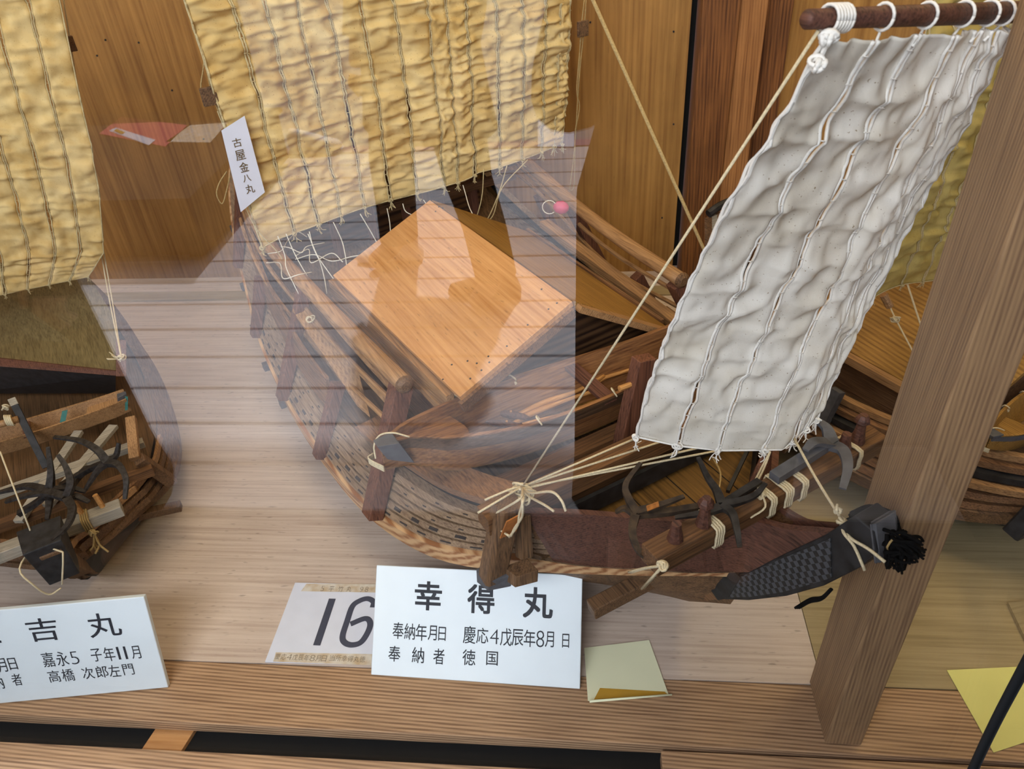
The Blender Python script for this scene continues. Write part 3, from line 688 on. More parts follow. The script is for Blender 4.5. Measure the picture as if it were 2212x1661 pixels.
# near shelf plank between knee and dinghy
for s in (1, -1):
    mb = MB(); rows = []
    for u in us(.345, .70, 20):
        v, z = E1(u); rows.append([A((u, s * (v - .004), z + .012)), A((u, s * (v + .002), z + .030)), A((u, s * (v - .045), z + .036)), A((u, s * (v - .045), z + .020))])
    mb.loft(rows, close=True, caps=True); part(mb, 'gunwale_plank', 'beam_wood' if 0 else 'hull_brown')
    # knee block reaching down outside the hull, with its foot block
    k = MB(); k.bar((.320, s * .246, .336), (.341, s * .268, .192), .032, .028, up=(1, 0, 0), cham=.004); o = part(k, 'knee', 'hull_post', bevel=.001)
    k = MB(); k.slab([(.298, s * .240, .334), (.300, s * .260, .330), (.306, s * .268, .300), (.304, s * .246, .302)], (-.002, 0, 0)); k.build('chipped_corner', 'chip_wood', o)
    k = MB(); k.hexa([(.322, s * .250, .178), (.362, s * .250, .168), (.360, s * .284, .170), (.334, s * .280, .176)], [(.318, s * .248, .206), (.358, s * .248, .200), (.356, s * .284, .202), (.326, s * .280, .204)]); part(k, 'knee_foot', 'grey_blue_wood', bevel=.002)
    k = MB(); k.hexa([(.300, s * .222, .192), (.326, s * .224, .186), (.332, s * .258, .190), (.308, s * .252, .192)], [(.300, s * .220, .214), (.326, s * .222, .214), (.330, s * .256, .214), (.306, s * .250, .214)]); part(k, 'knee_block', 'hull_post', bevel=.001)
    k = MB(); k.hexa([(.322, s * .214, .215), (.332, s * .216, .212), (.336, s * .234, .214), (.324, s * .230, .216)], [(.318, s * .216, .298), (.330, s * .218, .298), (.334, s * .234, .298), (.320, s * .230, .298)]); part(k, 'cheek_block', 'hull_post', bevel=.001)
# anchor beam over the bow with its pegs, lashings
AB = ((.150, .166, .348), (.150, -.190, .348))
mb = MB(); mb.bar(*AB, .030, .026); part(mb, 'anchor_beam', 'beam_wood', bevel=.0012)
for v, hgt, tw in ((.132, .024, 0), (.092, .026, 1), (-.128, .024, 0), (-.152, .028, 1)):
    mb = MB(); mb.lathe((.150, v, .360), (.150, v, .361 + hgt), [(0, .0095), (.25, .0085), (.6, .0065), (1, .0055)], 9)
    if tw: mb.lathe((.150, v, .361 + hgt), (.150, v, .361 + hgt + .014), [(0, .0055), (.3, .0095), (.6, .0085), (1, .005)], 7)
    part(mb, 'peg', 'red_wood')
for t, turns in ((.235, 4), (.46, 3), (.53, 4), (.60, 3), (.86, 2)):
    mb = MB(); lash(mb, *AB, .030, .026, .0016, turns, t=t); part(mb, 'lashing', 'rope_cotton', smooth=True)
mb = MB(); knot(mb, (.147, .010, .364), .006, .0014, 6, 3); mb.tube([(.147, .010, .366), (.13, .02, .363), (.135, .035, .35)], .0012, 5, 4); part(mb, 'lashing_knot', 'rope_cotton')
# lower beam under the bow, hung from the anchor beam
LB = ((.268, .160, .124), (.255, .020, .140))
mb = MB(); mb.bar(*LB, .022, .022); part(mb, 'lower_beam', 'hull_plank', bevel=.002)
kb = q(1432, 1222, v=.172)
mb = MB(); knot(mb, (kb[0], kb[1], kb[2]), .0055, .0014, 6, 4)
for e in (q(1358, 1236, v=.165), q(1362, 1237, v=.163)): mb.tube([kb, (kb + e) / 2 + A((0, 0, .002)), e], .0016, 6, 3)
for e in (q(1386, 1272, v=.15), q(1391, 1270, v=.148)): mb.tube([kb, e], .0016, 6)
part(mb, 'hanging_rope', 'rope_cotton', smooth=True)
# rails, posts, lattice
RL = curve([(.60, .258, .348), (.80, .272, .345), (.95, .284, .350), (1.15, .300, .368), (1.35, .285, .415), (1.55, .240, .50)])
for s in (1, -1):
    mb = MB(); rows = []
    for u in us(.598, 1.55, 40):
        v, z = RL(u); c = A((u, s * v, z)); rows.append([c + A((0, .014 * math.cos(a), .012 * math.sin(a))) for a in np.linspace(0, 2 * math.pi, 11)[:-1]])
    mb.loft(rows, close=True, caps=True); rl_ = part(mb, 'rail', 'rail_wood', smooth=True)
    v, z = RL(.597); mb = MB(); mb.lathe((.5985, s * v, z), (.590, s * v, z), [(0, .0145), (.5, .0135), (1, .008)], 12); mb.build('rail_end', 'hull_plank', rl_)
    for dz, dv in ((-.045, .022), (-.085, .040)):
        mb = MB(); mb.tube([A((u, s * (RL(u)[0] + dv * .6), RL(u)[1] + dz * (1 + .15 * math.sin(u * 9)))) for u in us(.62, 1.5, 30)], .0042, 7); part(mb, 'thin_rail', 'rail_wood')
    for i, (u, w) in enumerate(((.612, .030), (.79, .022), (.98, .024), (1.18, .022), (1.38, .022))):
        v, z = RL(u); e = E0(u); full = i % 2 == 0
        top = A((u, s * v, z - .010)); bot = A((u - .012, s * (e[0] + .012), e[1] + .03))
        if not full: top = bot + (top - bot) * .62
        if i == 0: bot = A((u - .03, s * .352, .142))
        mb = MB(); mb.bar(bot, top, w * .8, w, up=(1, 0, 0), w2=w * .95, h2=w * .9); part(mb, 'rail_post', 'red_post', bevel=.001)
    # inner board on the shelf and stacked spars
    mb = MB(); rows = []
    for u in us(.80, 1.42, 16):
        v, z = E1(u); rows.append([A((u, s * (v - .004), z + .012)), A((u, s * (v + .004), z + .012)), A((u, s * (v - .004), z + .075)), A((u, s * (v - .010), z + .075))])
    mb.loft(rows, close=True, caps=True)
    if s > 0: part(mb, 'side_board', 'hull_brown')
    for k in range(5):                   # beam ends poking out of the side
        u = 1.0 + k * .12; e = E0(u); mb = MB(); mb.bar((u, s * (e[0] - .02), e[1] - .006), (u, s * (e[0] + .016), e[1] - .006), .016, .014); part(mb, 'beam_end', 'grey_blue_wood')
# stored spars along the near rail
for a, b_, r_ in (((.66, .262, .262), (1.02, .300, .315), .0045), ((.63, .250, .285), (1.05, .286, .335), .005)):
    mb = MB(); mb.tube([a, ((a[0] + b_[0]) / 2, (a[1] + b_[1]) / 2 + .004, (a[2] + b_[2]) / 2), b_], r_, 8, 5, r2=r_ * .8); part(mb, 'spar', 'rail_wood', smooth=True)
mb = MB(); mb.slab([(.70, .292, .232), (.735, .300, .236), (.98, .318, .30), (1.0, .296, .305), (.80, .270, .262)], (0, 0, .006)); part(mb, 'paddle_board', 'rail_wood')
mb = MB(); knot(mb, (.99, .292, .312), .010, .0013, 5, 8); part(mb, 'spar_lashing', 'rope_cotton')
mb = MB(); knot(mb, (.93, .30, .305), .010, .0013, 3, 9); part(mb, 'spar_lashing', 'rope_cotton')
# roof house
RG = [A((.548, -.002, .420)), A((1.02, .008, .420))]; EV = [A((.508, .212, .362)), A((.955, .238, .362))]
up = A((-.0, .06, .205)); up = _n(np.cross(RG[1] - RG[0], EV[0] - RG[0])); up = up if up[2] > 0 else -up
mb = MB(); mb.slab([RG[0], RG[1], EV[1], EV[0]], -up * .0095); rfp = part(mb, 'roof_panel', 'lid_ply', bevel=.0008)
mb = MB()
for x, y in ((948, 447), (956, 449), (941, 457), (1170, 625), (1203, 655), (1185, 668), (1140, 702), (1095, 748), (1055, 770), (1057, 783), (1030, 785), (1040, 800), (976, 788), (957, 820), (1016, 818), (745, 602), (1010, 780)):
    # nail heads on the panel plane
    d = FR1.loc(CAM + ray(x, y)) - FR1.loc(CAM); c0 = FR1.loc(CAM); t = ((RG[0] - c0) @ up) / (d @ up); p = c0 + d * t
    mb = MB(); mb.lathe(p - up * .001, p + up * .0008, [(0, .0015), (1, .0015)], 7); mb.build('nail_head', 'nail_dark', rfp)
mb = MB(); mb.slab([RG[0] + A((.0, -.004, -.001)), RG[1] + A((0, -.004, -.001)), A((1.02, -.20, .295)), A((.535, -.20, .295))], (0, -.0, -.010)); part(mb, 'far_roof_panel', 'roof_yellow')
mb = MB(); mb.bar(RG[0] + A((-.004, -.006, -.010)), A((.532, -.205, .290)), .010, .020, up=(1, 0, 0)); part(mb, 'gable_board', 'rail_wood')
mb = MB(); mb.slab([(.578, -.004, .408), (.572, .200, .354), (.572, .215, .195), (.576, -.205, .195), (.576, -.205, .292)], (.006, 0, 0)); part(mb, 'gable_panel', 'gable_ply')
mb = MB(); mb.bar((.535, .215, .335), (.965, .240, .335), .012, .030); mb.bar((.55, .219, .312), (.96, .244, .312), .010, .012); part(mb, 'eave_beam', 'rail_wood')
mb = MB(); mb.bar(RG[0] + A((-.002, 0, -.017)), EV[0] + A((-.002, 0, -.017)), .008, .017); part(mb, 'barge_board', 'hull_brown')
mb = MB(); mb.slab([(.572, .207, .195), (.96, .228, .195), (.96, .228, .345), (.572, .207, .345)], (0, -.006, 0)); part(mb, 'house_wall', 'hull_brown')
mb = MB(); mb.slab([(.576, -.200, .195), (1.02, -.200, .195), (1.02, -.200, .30), (.576, -.200, .30)], (0, -.006, 0)); part(mb, 'house_wall', 'hull_brown')
mb = MB(); mb.bar((.50, -.235, .275), (1.02, -.245, .300), .022, .014); part(mb, 'side_beam', 'rail_wood'); mb = MB(); mb.bar((.47, -.25, .262), (.60, -.252, .268), .02, .012); part(mb, 'side_beam', 'strake_wood')
# stern frame behind the sail
for v in (-.16, -.08, 0, .08, .16):
    mb = MB(); mb.bar((1.17, v, .20), (1.19, v, .50), .016, .016, up=(1, 0, 0)); part(mb, 'stern_post', 'red_post')
for k in range(6):
    mb = MB(); z = .36 + .032 * k; mb.bar((1.16, -.26, z), (1.175, .06, z), .008, .020); part(mb, 'stern_slat', 'beam_wood')
mb = MB(); mb.slab([(1.30, -.24, .24), (1.30, .24, .24), (1.34, .24, .52), (1.34, -.24, .52)], (.01, 0, 0)); part(mb, 'stern_wall', 'gable_ply')
mb = MB(); mb.bar((1.55, -.24, .455), (1.55, .24, .455), .03, .03); part(mb, 'transom_beam', 'red_wood')
mb = MB(); mb.tube([(1.12, -.02, .19), (1.12, -.02, 1.2)], .014, 14); part(mb, 'mast', 'cedar_dark', smooth=True)
# short post with two pegs standing before the dinghy
a = q(1338, 945, z=.262); b = q(1392, 772, u=a[0])
mb = MB(); mb.bar((a[0], a[1], .20), (b[0], b[1], b[2]), .020, .030, up=(0, 1, 0)); sp = part(mb, 'mast_step_post', 'red_post', bevel=.0012)
c = (A(a) * .30 + A(b) * .70)
mb = MB(); mb.tube([c + A((-.0, .030, .002)), c + A((0, -.005, .0))], .0042, 8); mb.build('peg', 'oar_wood', sp)
c = (A(a) * .45 + A(b) * .55)
mb = MB(); mb.tube([c + A((-.004, -.010, .0)), c + A((-.006, -.030, -.002))], .0036, 8); mb.build('peg', 'oar_wood', sp)
# main sail
def PM(s, t):
    xl = [(560, 516), (497, 330), (452, 200), (418, 60), (400, -60)]; v = .327 - .627 * s
    zb = q(560, 516, u=1.07)[2] if 0 else .408
    sag = [.0, .0]
    zbot = np.interp(s, [0, .05, .3, .55, .68, .72, .78, 1], [.402, .410, .415, .412, .418, .428, .428, .440])
    return A((1.07 - .02 * math.sin(math.pi * t) - .012 * math.cos(s * 7), v + .02 * (1 - t) * (1 - 2 * s), 1.0 + (zbot - 1.0) * t))
SE = [0] + [float((.3402 - q(x, 0, u=1.07)[1]) / .6534) for x in (489, 563, 631, 700, 774, 847, 916, 952, 994, 1056, 1112, 1162, 1217)] + [1.0]
ms_ = sail(ship, 'main_sail', PM, SE, .60, ('sail_yellow', 'cord_yellow'), cell=.030, amp=.0115, nu=10, nv=260, seed=3, cord_r=.0017, scale=1.5)
# white fore sail, leaning over the bow
TL, TR = q(1785, 92, v=.098), q(2182, 66, v=-.098); BL, BR = q(1372, 942, z=.385), q(1762, 905, z=.395)
BM = q(1560, 972, z=.375); BM2 = q(1690, 970, z=.372)
def PFs(s, t):
    top = TL + (TR - TL) * s
    w = [BL, q(1465, 962, z=.378), BM, BM2, BR]; x = s * 4; i = min(3, int(x)); bot = w[i] + (w[i + 1] - w[i]) * (x - i)
    p = top + (bot - top) * t; belly = math.sin(math.pi * t)
    return p + A((.022 * belly, .0, .0)) + A((0, -.036 * math.sin(math.pi * t ** .9) * s, 0))
SF = [0, .24, .47, .67, .82, .92, 1.0]
fs_ = sail(ship, 'fore_sail', PFs, SF, .50, ('sail_white', 'cord_white'), cell=.070, amp=.0085, nu=16, nv=190, seed=21, cord_r=.0016, scale=2.6)
# fore yard with rope rings, fore mast
Y0, Y1 = q(1738, 42, v=.112), q(2205, 26, v=-.110)
Y2 = Y1 + (Y1 - Y0) * .02
mb = MB(); mb.lathe(Y0, Y2, [(0, .0045), (.01, .0062), (.5, .0072), (1, .0078)], 16); yd = part(mb, 'yard', 'black_wood' if 0 else 'red_wood', smooth=True)
for x in (1800, 1893, 1985, 2068, 2128, 2165):
    t = (x - 1738) / (2205 - 1738); c = Y0 + (Y1 - Y0) * t; d, s1, s2 = basis(Y1 - Y0)
    mb = MB(); turns = 6 if x == 1800 else 1
    for k in range(turns):
        cc = c + d * (k - turns / 2) * .0028
        mb.tube([cc + .0085 * (math.cos(a) * s1 + math.sin(a) * s2) for a in np.linspace(0, 6.28, 17)], .0012, 6)
    if x != 1800: mb.tube([c - s2 * .0085 if s2[2] > 0 else c + s2 * .0085, A(PFs(min(1, max(0, t * 1.04 - .09)), .015))], .0011, 6)
    else: knot(mb, TL + A((0, 0, .004)), .006, .0018, 7, 31); knot(mb, TL + A((0, .004, -.012)), .005, .0016, 6, 32)
    mb.build('yard_ring', 'cord_white', yd, smooth=True)
# rigging ropes
K0 = q(1128, 1052, z=.336)
def rp(pts, r_=.0014, name='rope', mat='rope_cotton', sm=0, parent=ship):
    mb = MB(); mb.tube(pts, r_, 6, sm); return part(mb, name, mat, parent, smooth=True)
rp([q(1768, 66, v=.10), K0], .0013)
rp([K0, BL + A((.0, .0, -.004))], .0014); rp([K0 + A((0, -.004, 0)), q(1425, 955, z=.372)], .0014)
rp([K0 + A((0, .003, -.003)), q(1532, 962, z=.372)], .0014); rp([K0 + A((.003, 0, -.004)), q(1580, 968, z=.370)], .0014)
rp([q(1272, -20, v=0.0), q(1660, 852, z=.318)], .0022, 'fore_stay', 'rope_tan')
mb = MB(); knot(mb, K0 + A((0, .002, -.008)), .014, .0016, 12, 5)
for px, py in ((1047, 1080), (1032, 1108)): mb.tube([K0, (K0 + q(px + 30, py - 8, z=.34)) / 2 + A((0, 0, .004)), q(px, py, z=.335)], .0015, 6, 4)
for pts in ([(1125, 1075), (1090, 1098), (1072, 1110), (1070, 1135), (1100, 1158)], [(1130, 1080), (1122, 1110), (1118, 1135), (1100, 1160)], [(1128, 1080), (1128, 1115), (1112, 1140), (1104, 1158)], [(1140, 1070), (1175, 1090), (1196, 1104)], [(1145, 1065), (1190, 1062), (1212, 1080), (1222, 1104)]):
    mb.tube([K0] + [q(x, y, v=.262 if x < 1135 else .235) for x, y in pts], .0015, 6, 5)
part(mb, 'rope_knot', 'rope_cotton', smooth=True)
PK = q(1822, 1128, v=.004)
rp([q(1716, 948, z=.385), (q(1716, 948, z=.385) + PK) / 2 + A((0, 0, -.003)), PK], .0017, sm=5)
mb = MB(); knot(mb, PK, .0058, .0017, 6, 6); knot(mb, q(1808, 1102, v=.004), .0045, .0016, 5, 7)
mb.tube([PK, q(1822, 1150, v=.018), q(1845, 1180, v=.019), q(1868, 1232, v=.019)], .0017, 6, 4); mb.tube([PK, q(1835, 1160, v=.018), q(1875, 1185, v=.019), q(1912, 1214, v=.019)], .0017, 6, 4)
part(mb, 'stem_rope', 'rope_cotton', smooth=True)
SH = q(1664, 975, z=.372)
mb = MB()
for dx in (-3, 3): mb.tube([SH, q(1648 + dx, 1010, z=.36), q(1633 + dx, 1040, z=.365)], .0012, 6, 3)
part(mb, 'sheet_rope', 'rope_cotton')
# bowsprit-like spar under the sail
mb = MB(); mb.tube([q(1655, 985, z=.355), q(1628, 1052, z=.33)], .006, 8, r2=.008); part(mb, 'fore_mast_foot', 'red_post')
mb = MB(); mb.bar(q(1622, 958, z=.262), q(1572, 1062, z=.25), .005, .006); part(mb, 'strut', 'black_wood')
mb = MB(); mb.tube([q(1537, 985, z=.25), q(1556, 1020, z=.25), q(1553, 1060, z=.25)], .0012, 5, 4); part(mb, 'loose_thread', 'rope_tan')
# tassel at the prow
mb = MB(); R = random.Random(3); tp_ = q(1935, 1170, v=0.0)
pth = [q(1842, 1122, v=-.012), q(1880, 1108, v=-.018), q(1915, 1122, v=-.018), q(1925, 1150, v=-.014), tp_]
for k in range(16):
    o_ = A([R.uniform(-.006, .006) for _ in range(3)]); mb.tube([p + o_ for p in pth], .0028, 5, 5)
for k in range(90):
    c = tp_ + A([R.gauss(0, .006) for _ in range(3)]); px, py = R.choice(((1990, 1188), (1975, 1215), (1948, 1232), (1925, 1222), (1988, 1200), (1985, 1175), (1930, 1195)))
    e = q(px + R.uniform(-12, 10), py + R.uniform(-12, 8), v=R.uniform(-.02, .012)); mid_ = (c + e) / 2 + A([R.uniform(-.006, .006) for _ in range(3)])
    mb.tube([c, mid_, e], .0021, 5, 4, r2=.0012)
part(mb, 'tassel', 'tassel_black', smooth=True)
mb = MB(); mb.tube([tp_ + A((0, .012 * math.cos(a), .010 * math.sin(a))) for a in np.linspace(0, 6.3, 12)], .001, 5); part(mb, 'tassel_binding', 'rope_tan')
mb = MB()
for k in range(3): mb.tube([q(1795 + k, 1272, v=.0), q(1775, 1290 + 2 * k, v=.006), q(1750, 1294 + 3 * k, v=0), q(1718 + 4 * k, 1313, v=.004)], .0018, 6, 5)
part(mb, 'dangling_cord', 'tassel_black', smooth=True)
# strings beside the main sail, wooden toggles, loose threads on deck
for pts, m_ in (([(1262, 0), (1254, 80), (1249, 200), (1240, 330), (1228, 430)], 'rope_tan'), ([(1266, 0), (1262, 60), (1252, 160), (1243, 300), (1240, 400), (1228, 412)], 'rope_tan'), ([(1257, 60), (1246, 190), (1252, 230), (1243, 280), (1246, 270)], 'rope_tan'),
                ([(402, 0), (420, 60), (437, 105), (455, 190), (475, 250)], 'rope_tan'), ([(398, -5), (412, 40), (440, 120), (434, 190), (452, 212)], 'rope_tan'), ([(470, 240), (500, 320), (540, 470), (600, 545), (610, 560)], 'cord_yellow'),
                ([(490, 370), (474, 395), (468, 420), (480, 440), (490, 410), (497, 380)], 'rope_tan'), ([(1045, 365), (1040, 430), (1020, 500)], 'cord_yellow'), ([(1140, 345), (1085, 405), (1065, 465), (1040, 490)], 'cord_yellow'), ([(1095, 358), (1080, 410), (1060, 460), (1042, 490)], 'cord_yellow')):
    rp([q(x, y, u=1.045) for x, y in pts], .0011, 'string', m_, 6)
for x, y, a_ in ((452, 208, .3), (1259, 62, .1)):
    c = q(x, y, u=1.04); mb = MB(); mb.box(c - A((.003, .012, .014)), c + A((.003, .012, .014))); t_ = part(mb, 'toggle', 'hull_plank', bevel=.001)
R = random.Random(11)
starts = [(668, 500), (720, 480), (778, 462), (836, 450), (618, 505), (665, 505), (600, 510), (870, 440), (915, 432), (1000, 400)]
for i, (x, y) in enumerate(starts):
    pts = [q(x, y, u=1.04)]; X_, Y_ = x, y
    for k in range(4):
        X_ += R.uniform(5, 26) * (1 if i % 3 else .6); Y_ += R.uniform(22, 44) if i < 7 else R.uniform(8, 22); pts.append(q(X_, Y_, u=1.03 - .02 * k))
    rp(pts, .0009, 'loose_thread', 'thread_white', 6)
for i in range(5):
    pts = []; X_, Y_ = R.uniform(560, 640), R.uniform(520, 570)
    for k in range(5): pts.append(q(X_, Y_, z=.375 + R.uniform(-.01, .01))); X_ += R.uniform(5, 45); Y_ += R.uniform(-22, 34)
    rp(pts, .0009, 'loose_thread', 'thread_white', 7)

# ---------------- dinghies that ride across the ships' decks
def dinghy(FR, name, label, ctr, gz, hw_, keel, mats, rope=True, group=None):
    """ctr: rows v, u centre, half width, gunwale z (frame units)"""
    r = empty(name, FR.o, FR.ang, FR.s); c = curve(sorted(ctr))
    v0, v1 = ctr[0][0], ctr[-1][0]; vv = list(np.linspace(v0, v1, 34)); outer, inner, top = [], [], []
    def sec(v, k):
        uc, hw, z = c(v); hw = max(hw, .003); zb = z - keel * min(1, .55 + hw * 12)
        return uc, hw, z, zb
    for s in (1, -1):
        mb = MB(); rows = []
        for v in vv:
            uc, hw, z, zb = sec(v, 0); t = .0045
            rows.append([A((uc + s * hw * .55, v, zb)), A((uc + s * hw, v, z)), A((uc + s * max(.001, hw - t * 1.4), v, z)), A((uc + s * max(.0005, hw * .55 - t), v, zb + .004))])
        mb.loft(rows, close=True, caps=True); mb.build('side_plank', mats[0], r, bevel=.0006)
        mb = MB(); rows = []
        for v in vv:
            uc, hw, z, zb = sec(v, 0); rows.append([A((uc + s * (hw + .0012), v, z - .002)), A((uc + s * (hw * .84 + .0014), v, z - (z - zb) * .36)), A((uc + s * (hw * .80), v, z - (z - zb) * .36)), A((uc + s * hw * .94, v, z - .004))])
        mb.loft(rows, close=True, caps=True); mb.build('outer_strake', mats[1], r)
    mb = MB(); rows = []
    for v in vv:
        uc, hw, z, zb = sec(v, 0); rows.append([A((uc - hw * .55, v, zb + .003)), A((uc + hw * .55, v, zb + .003)), A((uc + hw * .55, v, zb - .001)), A((uc - hw * .55, v, zb - .001))])
    mb.loft(rows, close=True, caps=True); mb.build('bottom_board', mats[2], r)
    # little fore deck
    mb = MB(); rows = []
    d = 1 if v1 > v0 else -1
    for v in np.linspace(v0 + d * .012, v0 + d * .115, 10):
        uc, hw, z, zb = sec(v, 0); rows.append([A((uc - hw * .88, v, z - .018)), A((uc + hw * .88, v, z - .018)), A((uc + hw * .85, v, z - .022)), A((uc - hw * .85, v, z - .022))])
    uc, hw, z, zb = sec(v0 + d * .135, 0); rows.append([A((uc - hw * .1, v0 + d * .125, z - .018)), A((uc + hw * .1, v0 + d * .125, z - .018)), A((uc + hw * .1, v0 + d * .125, z - .022)), A((uc - hw * .1, v0 + d * .125, z - .022))])
    mb.loft(rows, close=True, caps=True); mb.build('fore_deck', mats[0], r)
    # stem cap and transom
    uc, hw, z, zb = sec(v0, 0)
    mb = MB(); mb.hexa([(uc - .008, v0 + d * .040, zb - .004), (uc + .008, v0 + d * .040, zb - .004), (uc + .005, v0 + d * .005, zb + .018), (uc - .005, v0 + d * .005, zb + .018)], [(uc - .014, v0 + d * .022, z + .001), (uc + .014, v0 + d * .022, z + .001), (uc + .008, v0 - d * .006, z + .004), (uc - .008, v0 - d * .006, z + .004)])
    mb.build('stem_cap', 'grey_blue_wood', r, bevel=.001)
    uc, hw, z, zb = sec(v1, 0)
    mb = MB(); mb.slab([(uc - hw * .55, v1, zb), (uc + hw * .55, v1, zb), (uc + hw, v1, z), (uc - hw, v1, z)], (0, d * .006, 0)); mb.build('transom', mats[0], r)
    for f in (.50, .80):
        v = v0 + (v1 - v0) * f; uc, hw, z, zb = sec(v, 0)
        mb = MB(); mb.bar((uc - hw * .97, v, z - .010), (uc + hw * .97, v, z - .010), .022, .007); mb.build('thwart', 'red_wood' if f < .6 else mats[0], r, bevel=.001)
    if rope:
        for (f, s) in ((.22, 1), (.36, 1), (.33, -1), (.52, -1)):
            v = v0 + (v1 - v0) * f; uc, hw, z, zb = sec(v, 0); b = A((uc + s * hw, v, z - .008))
            mb = MB(); mb.tube([b + A((-s * .006, .0, .0)), b + A((-s * .012, .004, .010)), b + A((-s * .004, .010, .016)), b + A((s * .003, .006, .006))], .0013, 6, 5); knot(mb, b + A((-s * .008, .002, 0)), .003, .001, 3, int(f * 100))
            mb.build('rope_loop', 'rope_cotton', r, smooth=True)
        mb = MB(); uc, hw, z, zb = sec(v0, 0)
        mb.tube([(uc - .004, v0 + d * .040, z - .004), (uc + .004, v0 + d * .022, z + .006), (uc + .012, v0 + d * .006, z + .004), (uc + .014, v0 - d * .004, z - .010), (uc + .006, v0 - d * .008, z - .026)], .0013, 6, 6)
        for k in range(5): mb.tube([(uc - .01, v0 - d * .004, z - .03 - .002 * k), (uc + .012, v0 - d * .016, z - .026 - .002 * k), (uc + .02, v0 - d * .006, z - .028 - .002 * k)], .0012, 5, 4)
        mb.build('painter_rope', 'rope_cotton', r, smooth=True)
    return tag(r, label, 'boat', group)
dinghy(FR1, 'dinghy', 'small open wooden boat holding oars, lying across the deck of the largest ship', [(.340, .490, .004, .352), (.30, .502, .016, .348), (.25, .494, .037, .343), (.145, .488, .058, .334), (0, .480, .056, .330), (-.10, .483, .042, .331), (-.22, .484, .034, .336), (-.31, .486, .030, .342)], 0, 0, .074, ('dinghy_wood', 'dinghy_out', 'deck_yellow'))
dinghy(FR2, 'dinghy', 'square-ended wooden boat with teal marks, lying across the left ship', [(-.265, .625, .034, .415), (-.2, .628, .038, .41), (0, .64, .046, .405), (.2, .65, .04, .41), (.33, .655, .012, .42)], 0, 0, .06, ('rail_wood', 'rail_wood', 'deck_dark'), rope=False)
dinghy(FR3, 'dinghy', 'grey-rimmed small boat with a coiled cord, across the right-hand ship', [(.28, .46, .004, .36), (.22, .462, .03, .352), (.1, .462, .054, .345), (0, .462, .056, .34), (-.1, .46, .05, .34), (-.3, .46, .035, .345)], 0, 0, .06, ('roof_yellow', 'grey_blue_wood', 'deck_dark'), rope=True)
def oar(label, bar, shaft, z0, z1, name='oar'):
    a = FR1.q(*shaft[0], z=z0); b = FR1.q(*shaft[-1], z=z1)
    r = empty(name, FR1.o, FR1.ang, 1)
    pts = [FR1.q(x, y, z=z0 + (z1 - z0) * i / (len(shaft) - 1)) for i, (x, y) in enumerate(shaft)]
    mb = MB(); mb.tube(pts, lambda t: .0032 + .0018 * math.sin(math.pi * min(1, t * 1.6)), 8, 6); mb.build('shaft', 'oar_wood', r, smooth=True)
    if bar:
        p, s_ = FR1.q(*bar[0], z=z0 + .004), FR1.q(*bar[1], z=z0 + .004)
        mb = MB(); mb.lathe(p, s_, [(0, .001), (.15, .0045), (.5, .0062), (.85, .0045), (1, .001)], 8); mb.build('handle', 'red_wood', r, smooth=True)
        mb = MB(); c = (p + s_) / 2; mb.lathe(c + A((0, 0, .003)), c + A((0, 0, .0075)), [(0, .002), (1, .002)], 6); mb.build('peg', 'oar_wood', r)
    return tag(r, label, 'oar', 'oars inside the small boat')
oar('oar whose dark spindle handle is farthest from the glass', ((1063, 889), (1146, 903)), [(1118, 896), (1180, 868), (1245, 845), (1305, 812)], .284, .292)
oar('oar whose dark spindle handle is nearest the glass', ((1049, 911), (1142, 924)), [(1128, 917), (1200, 903), (1300, 878), (1400, 852)], .284, .292)
oar('slim oar without a handle, wedged between the two handled oars', None, [(1098, 922), (1150, 893), (1230, 862), (1292, 842)], .280, .290)
oar('oar end behind the thwart of the small boat, half hidden by a post', None, [(1250, 832), (1290, 822), (1318, 812), (1420, 780)], .284, .292)

# ---------------- anchors
def qa(x, y, z): return FR1.q(x, y, z=z)
anchor(None, 'grapnel_anchor', 'rusty four-armed iron anchor with an orange rust patch on the bow deck', 'anchors on the largest ship', [
    [qa(1376, 1110, .352), qa(1358, 1078, .358), qa(1352, 1046, .364), qa(1384, 1000, .37)],
    [qa(1376, 1112, .352), qa(1350, 1098, .352), qa(1330, 1106, .345)],
    [qa(1372, 1114, .352), qa(1366, 1150, .350), qa(1380, 1190, .345), qa(1414, 1216, .335)],
    [qa(1376, 1106, .352), qa(1430, 1090, .358), qa(1478, 1072, .364)]], [qa(1376, 1112, .350), qa(1440, 1106, .350), qa(1530, 1092, .352)], mat='rusty_iron', parent_frame=FM)
anchor(None, 'grapnel_anchor', 'dark four-armed iron anchor whose arms spread behind the twisted peg of the bow beam', 'anchors on the largest ship', [
    [qa(1558, 1088, .372), qa(1548, 1060, .376), qa(1528, 1030, .382), qa(1508, 988, .388)],
    [qa(1560, 1088, .372), qa(1590, 1085, .374), qa(1630, 1070, .378), qa(1654, 1044, .384)],
    [qa(1560, 1092, .372), qa(1582, 1110, .374), qa(1592, 1145, .370), qa(1598, 1182, .362)],
    [qa(1556, 1096, .372), qa(1520, 1108, .372), qa(1458, 1118, .366)]], [qa(1558, 1092, .370), qa(1580, 1078, .368), qa(1640, 1040, .366)], mat='iron', parent_frame=FM)
anchor(None, 'grapnel_anchor', 'grey iron anchor lying on the far half of the bow beam', 'anchors on the largest ship', [
    [qa(1798, 962, .378), qa(1822, 975, .38), qa(1831, 1010, .378), qa(1820, 1056, .372)],
    [qa(1796, 958, .378), qa(1785, 925, .386), qa(1758, 904, .392)],
    [qa(1796, 958, .378), qa(1760, 955, .392), qa(1740, 972, .392)]], [qa(1672, 1032, .374), qa(1735, 992, .376), qa(1800, 950, .378)], mat='grey_blue_wood', parent_frame=FM, w=.014)
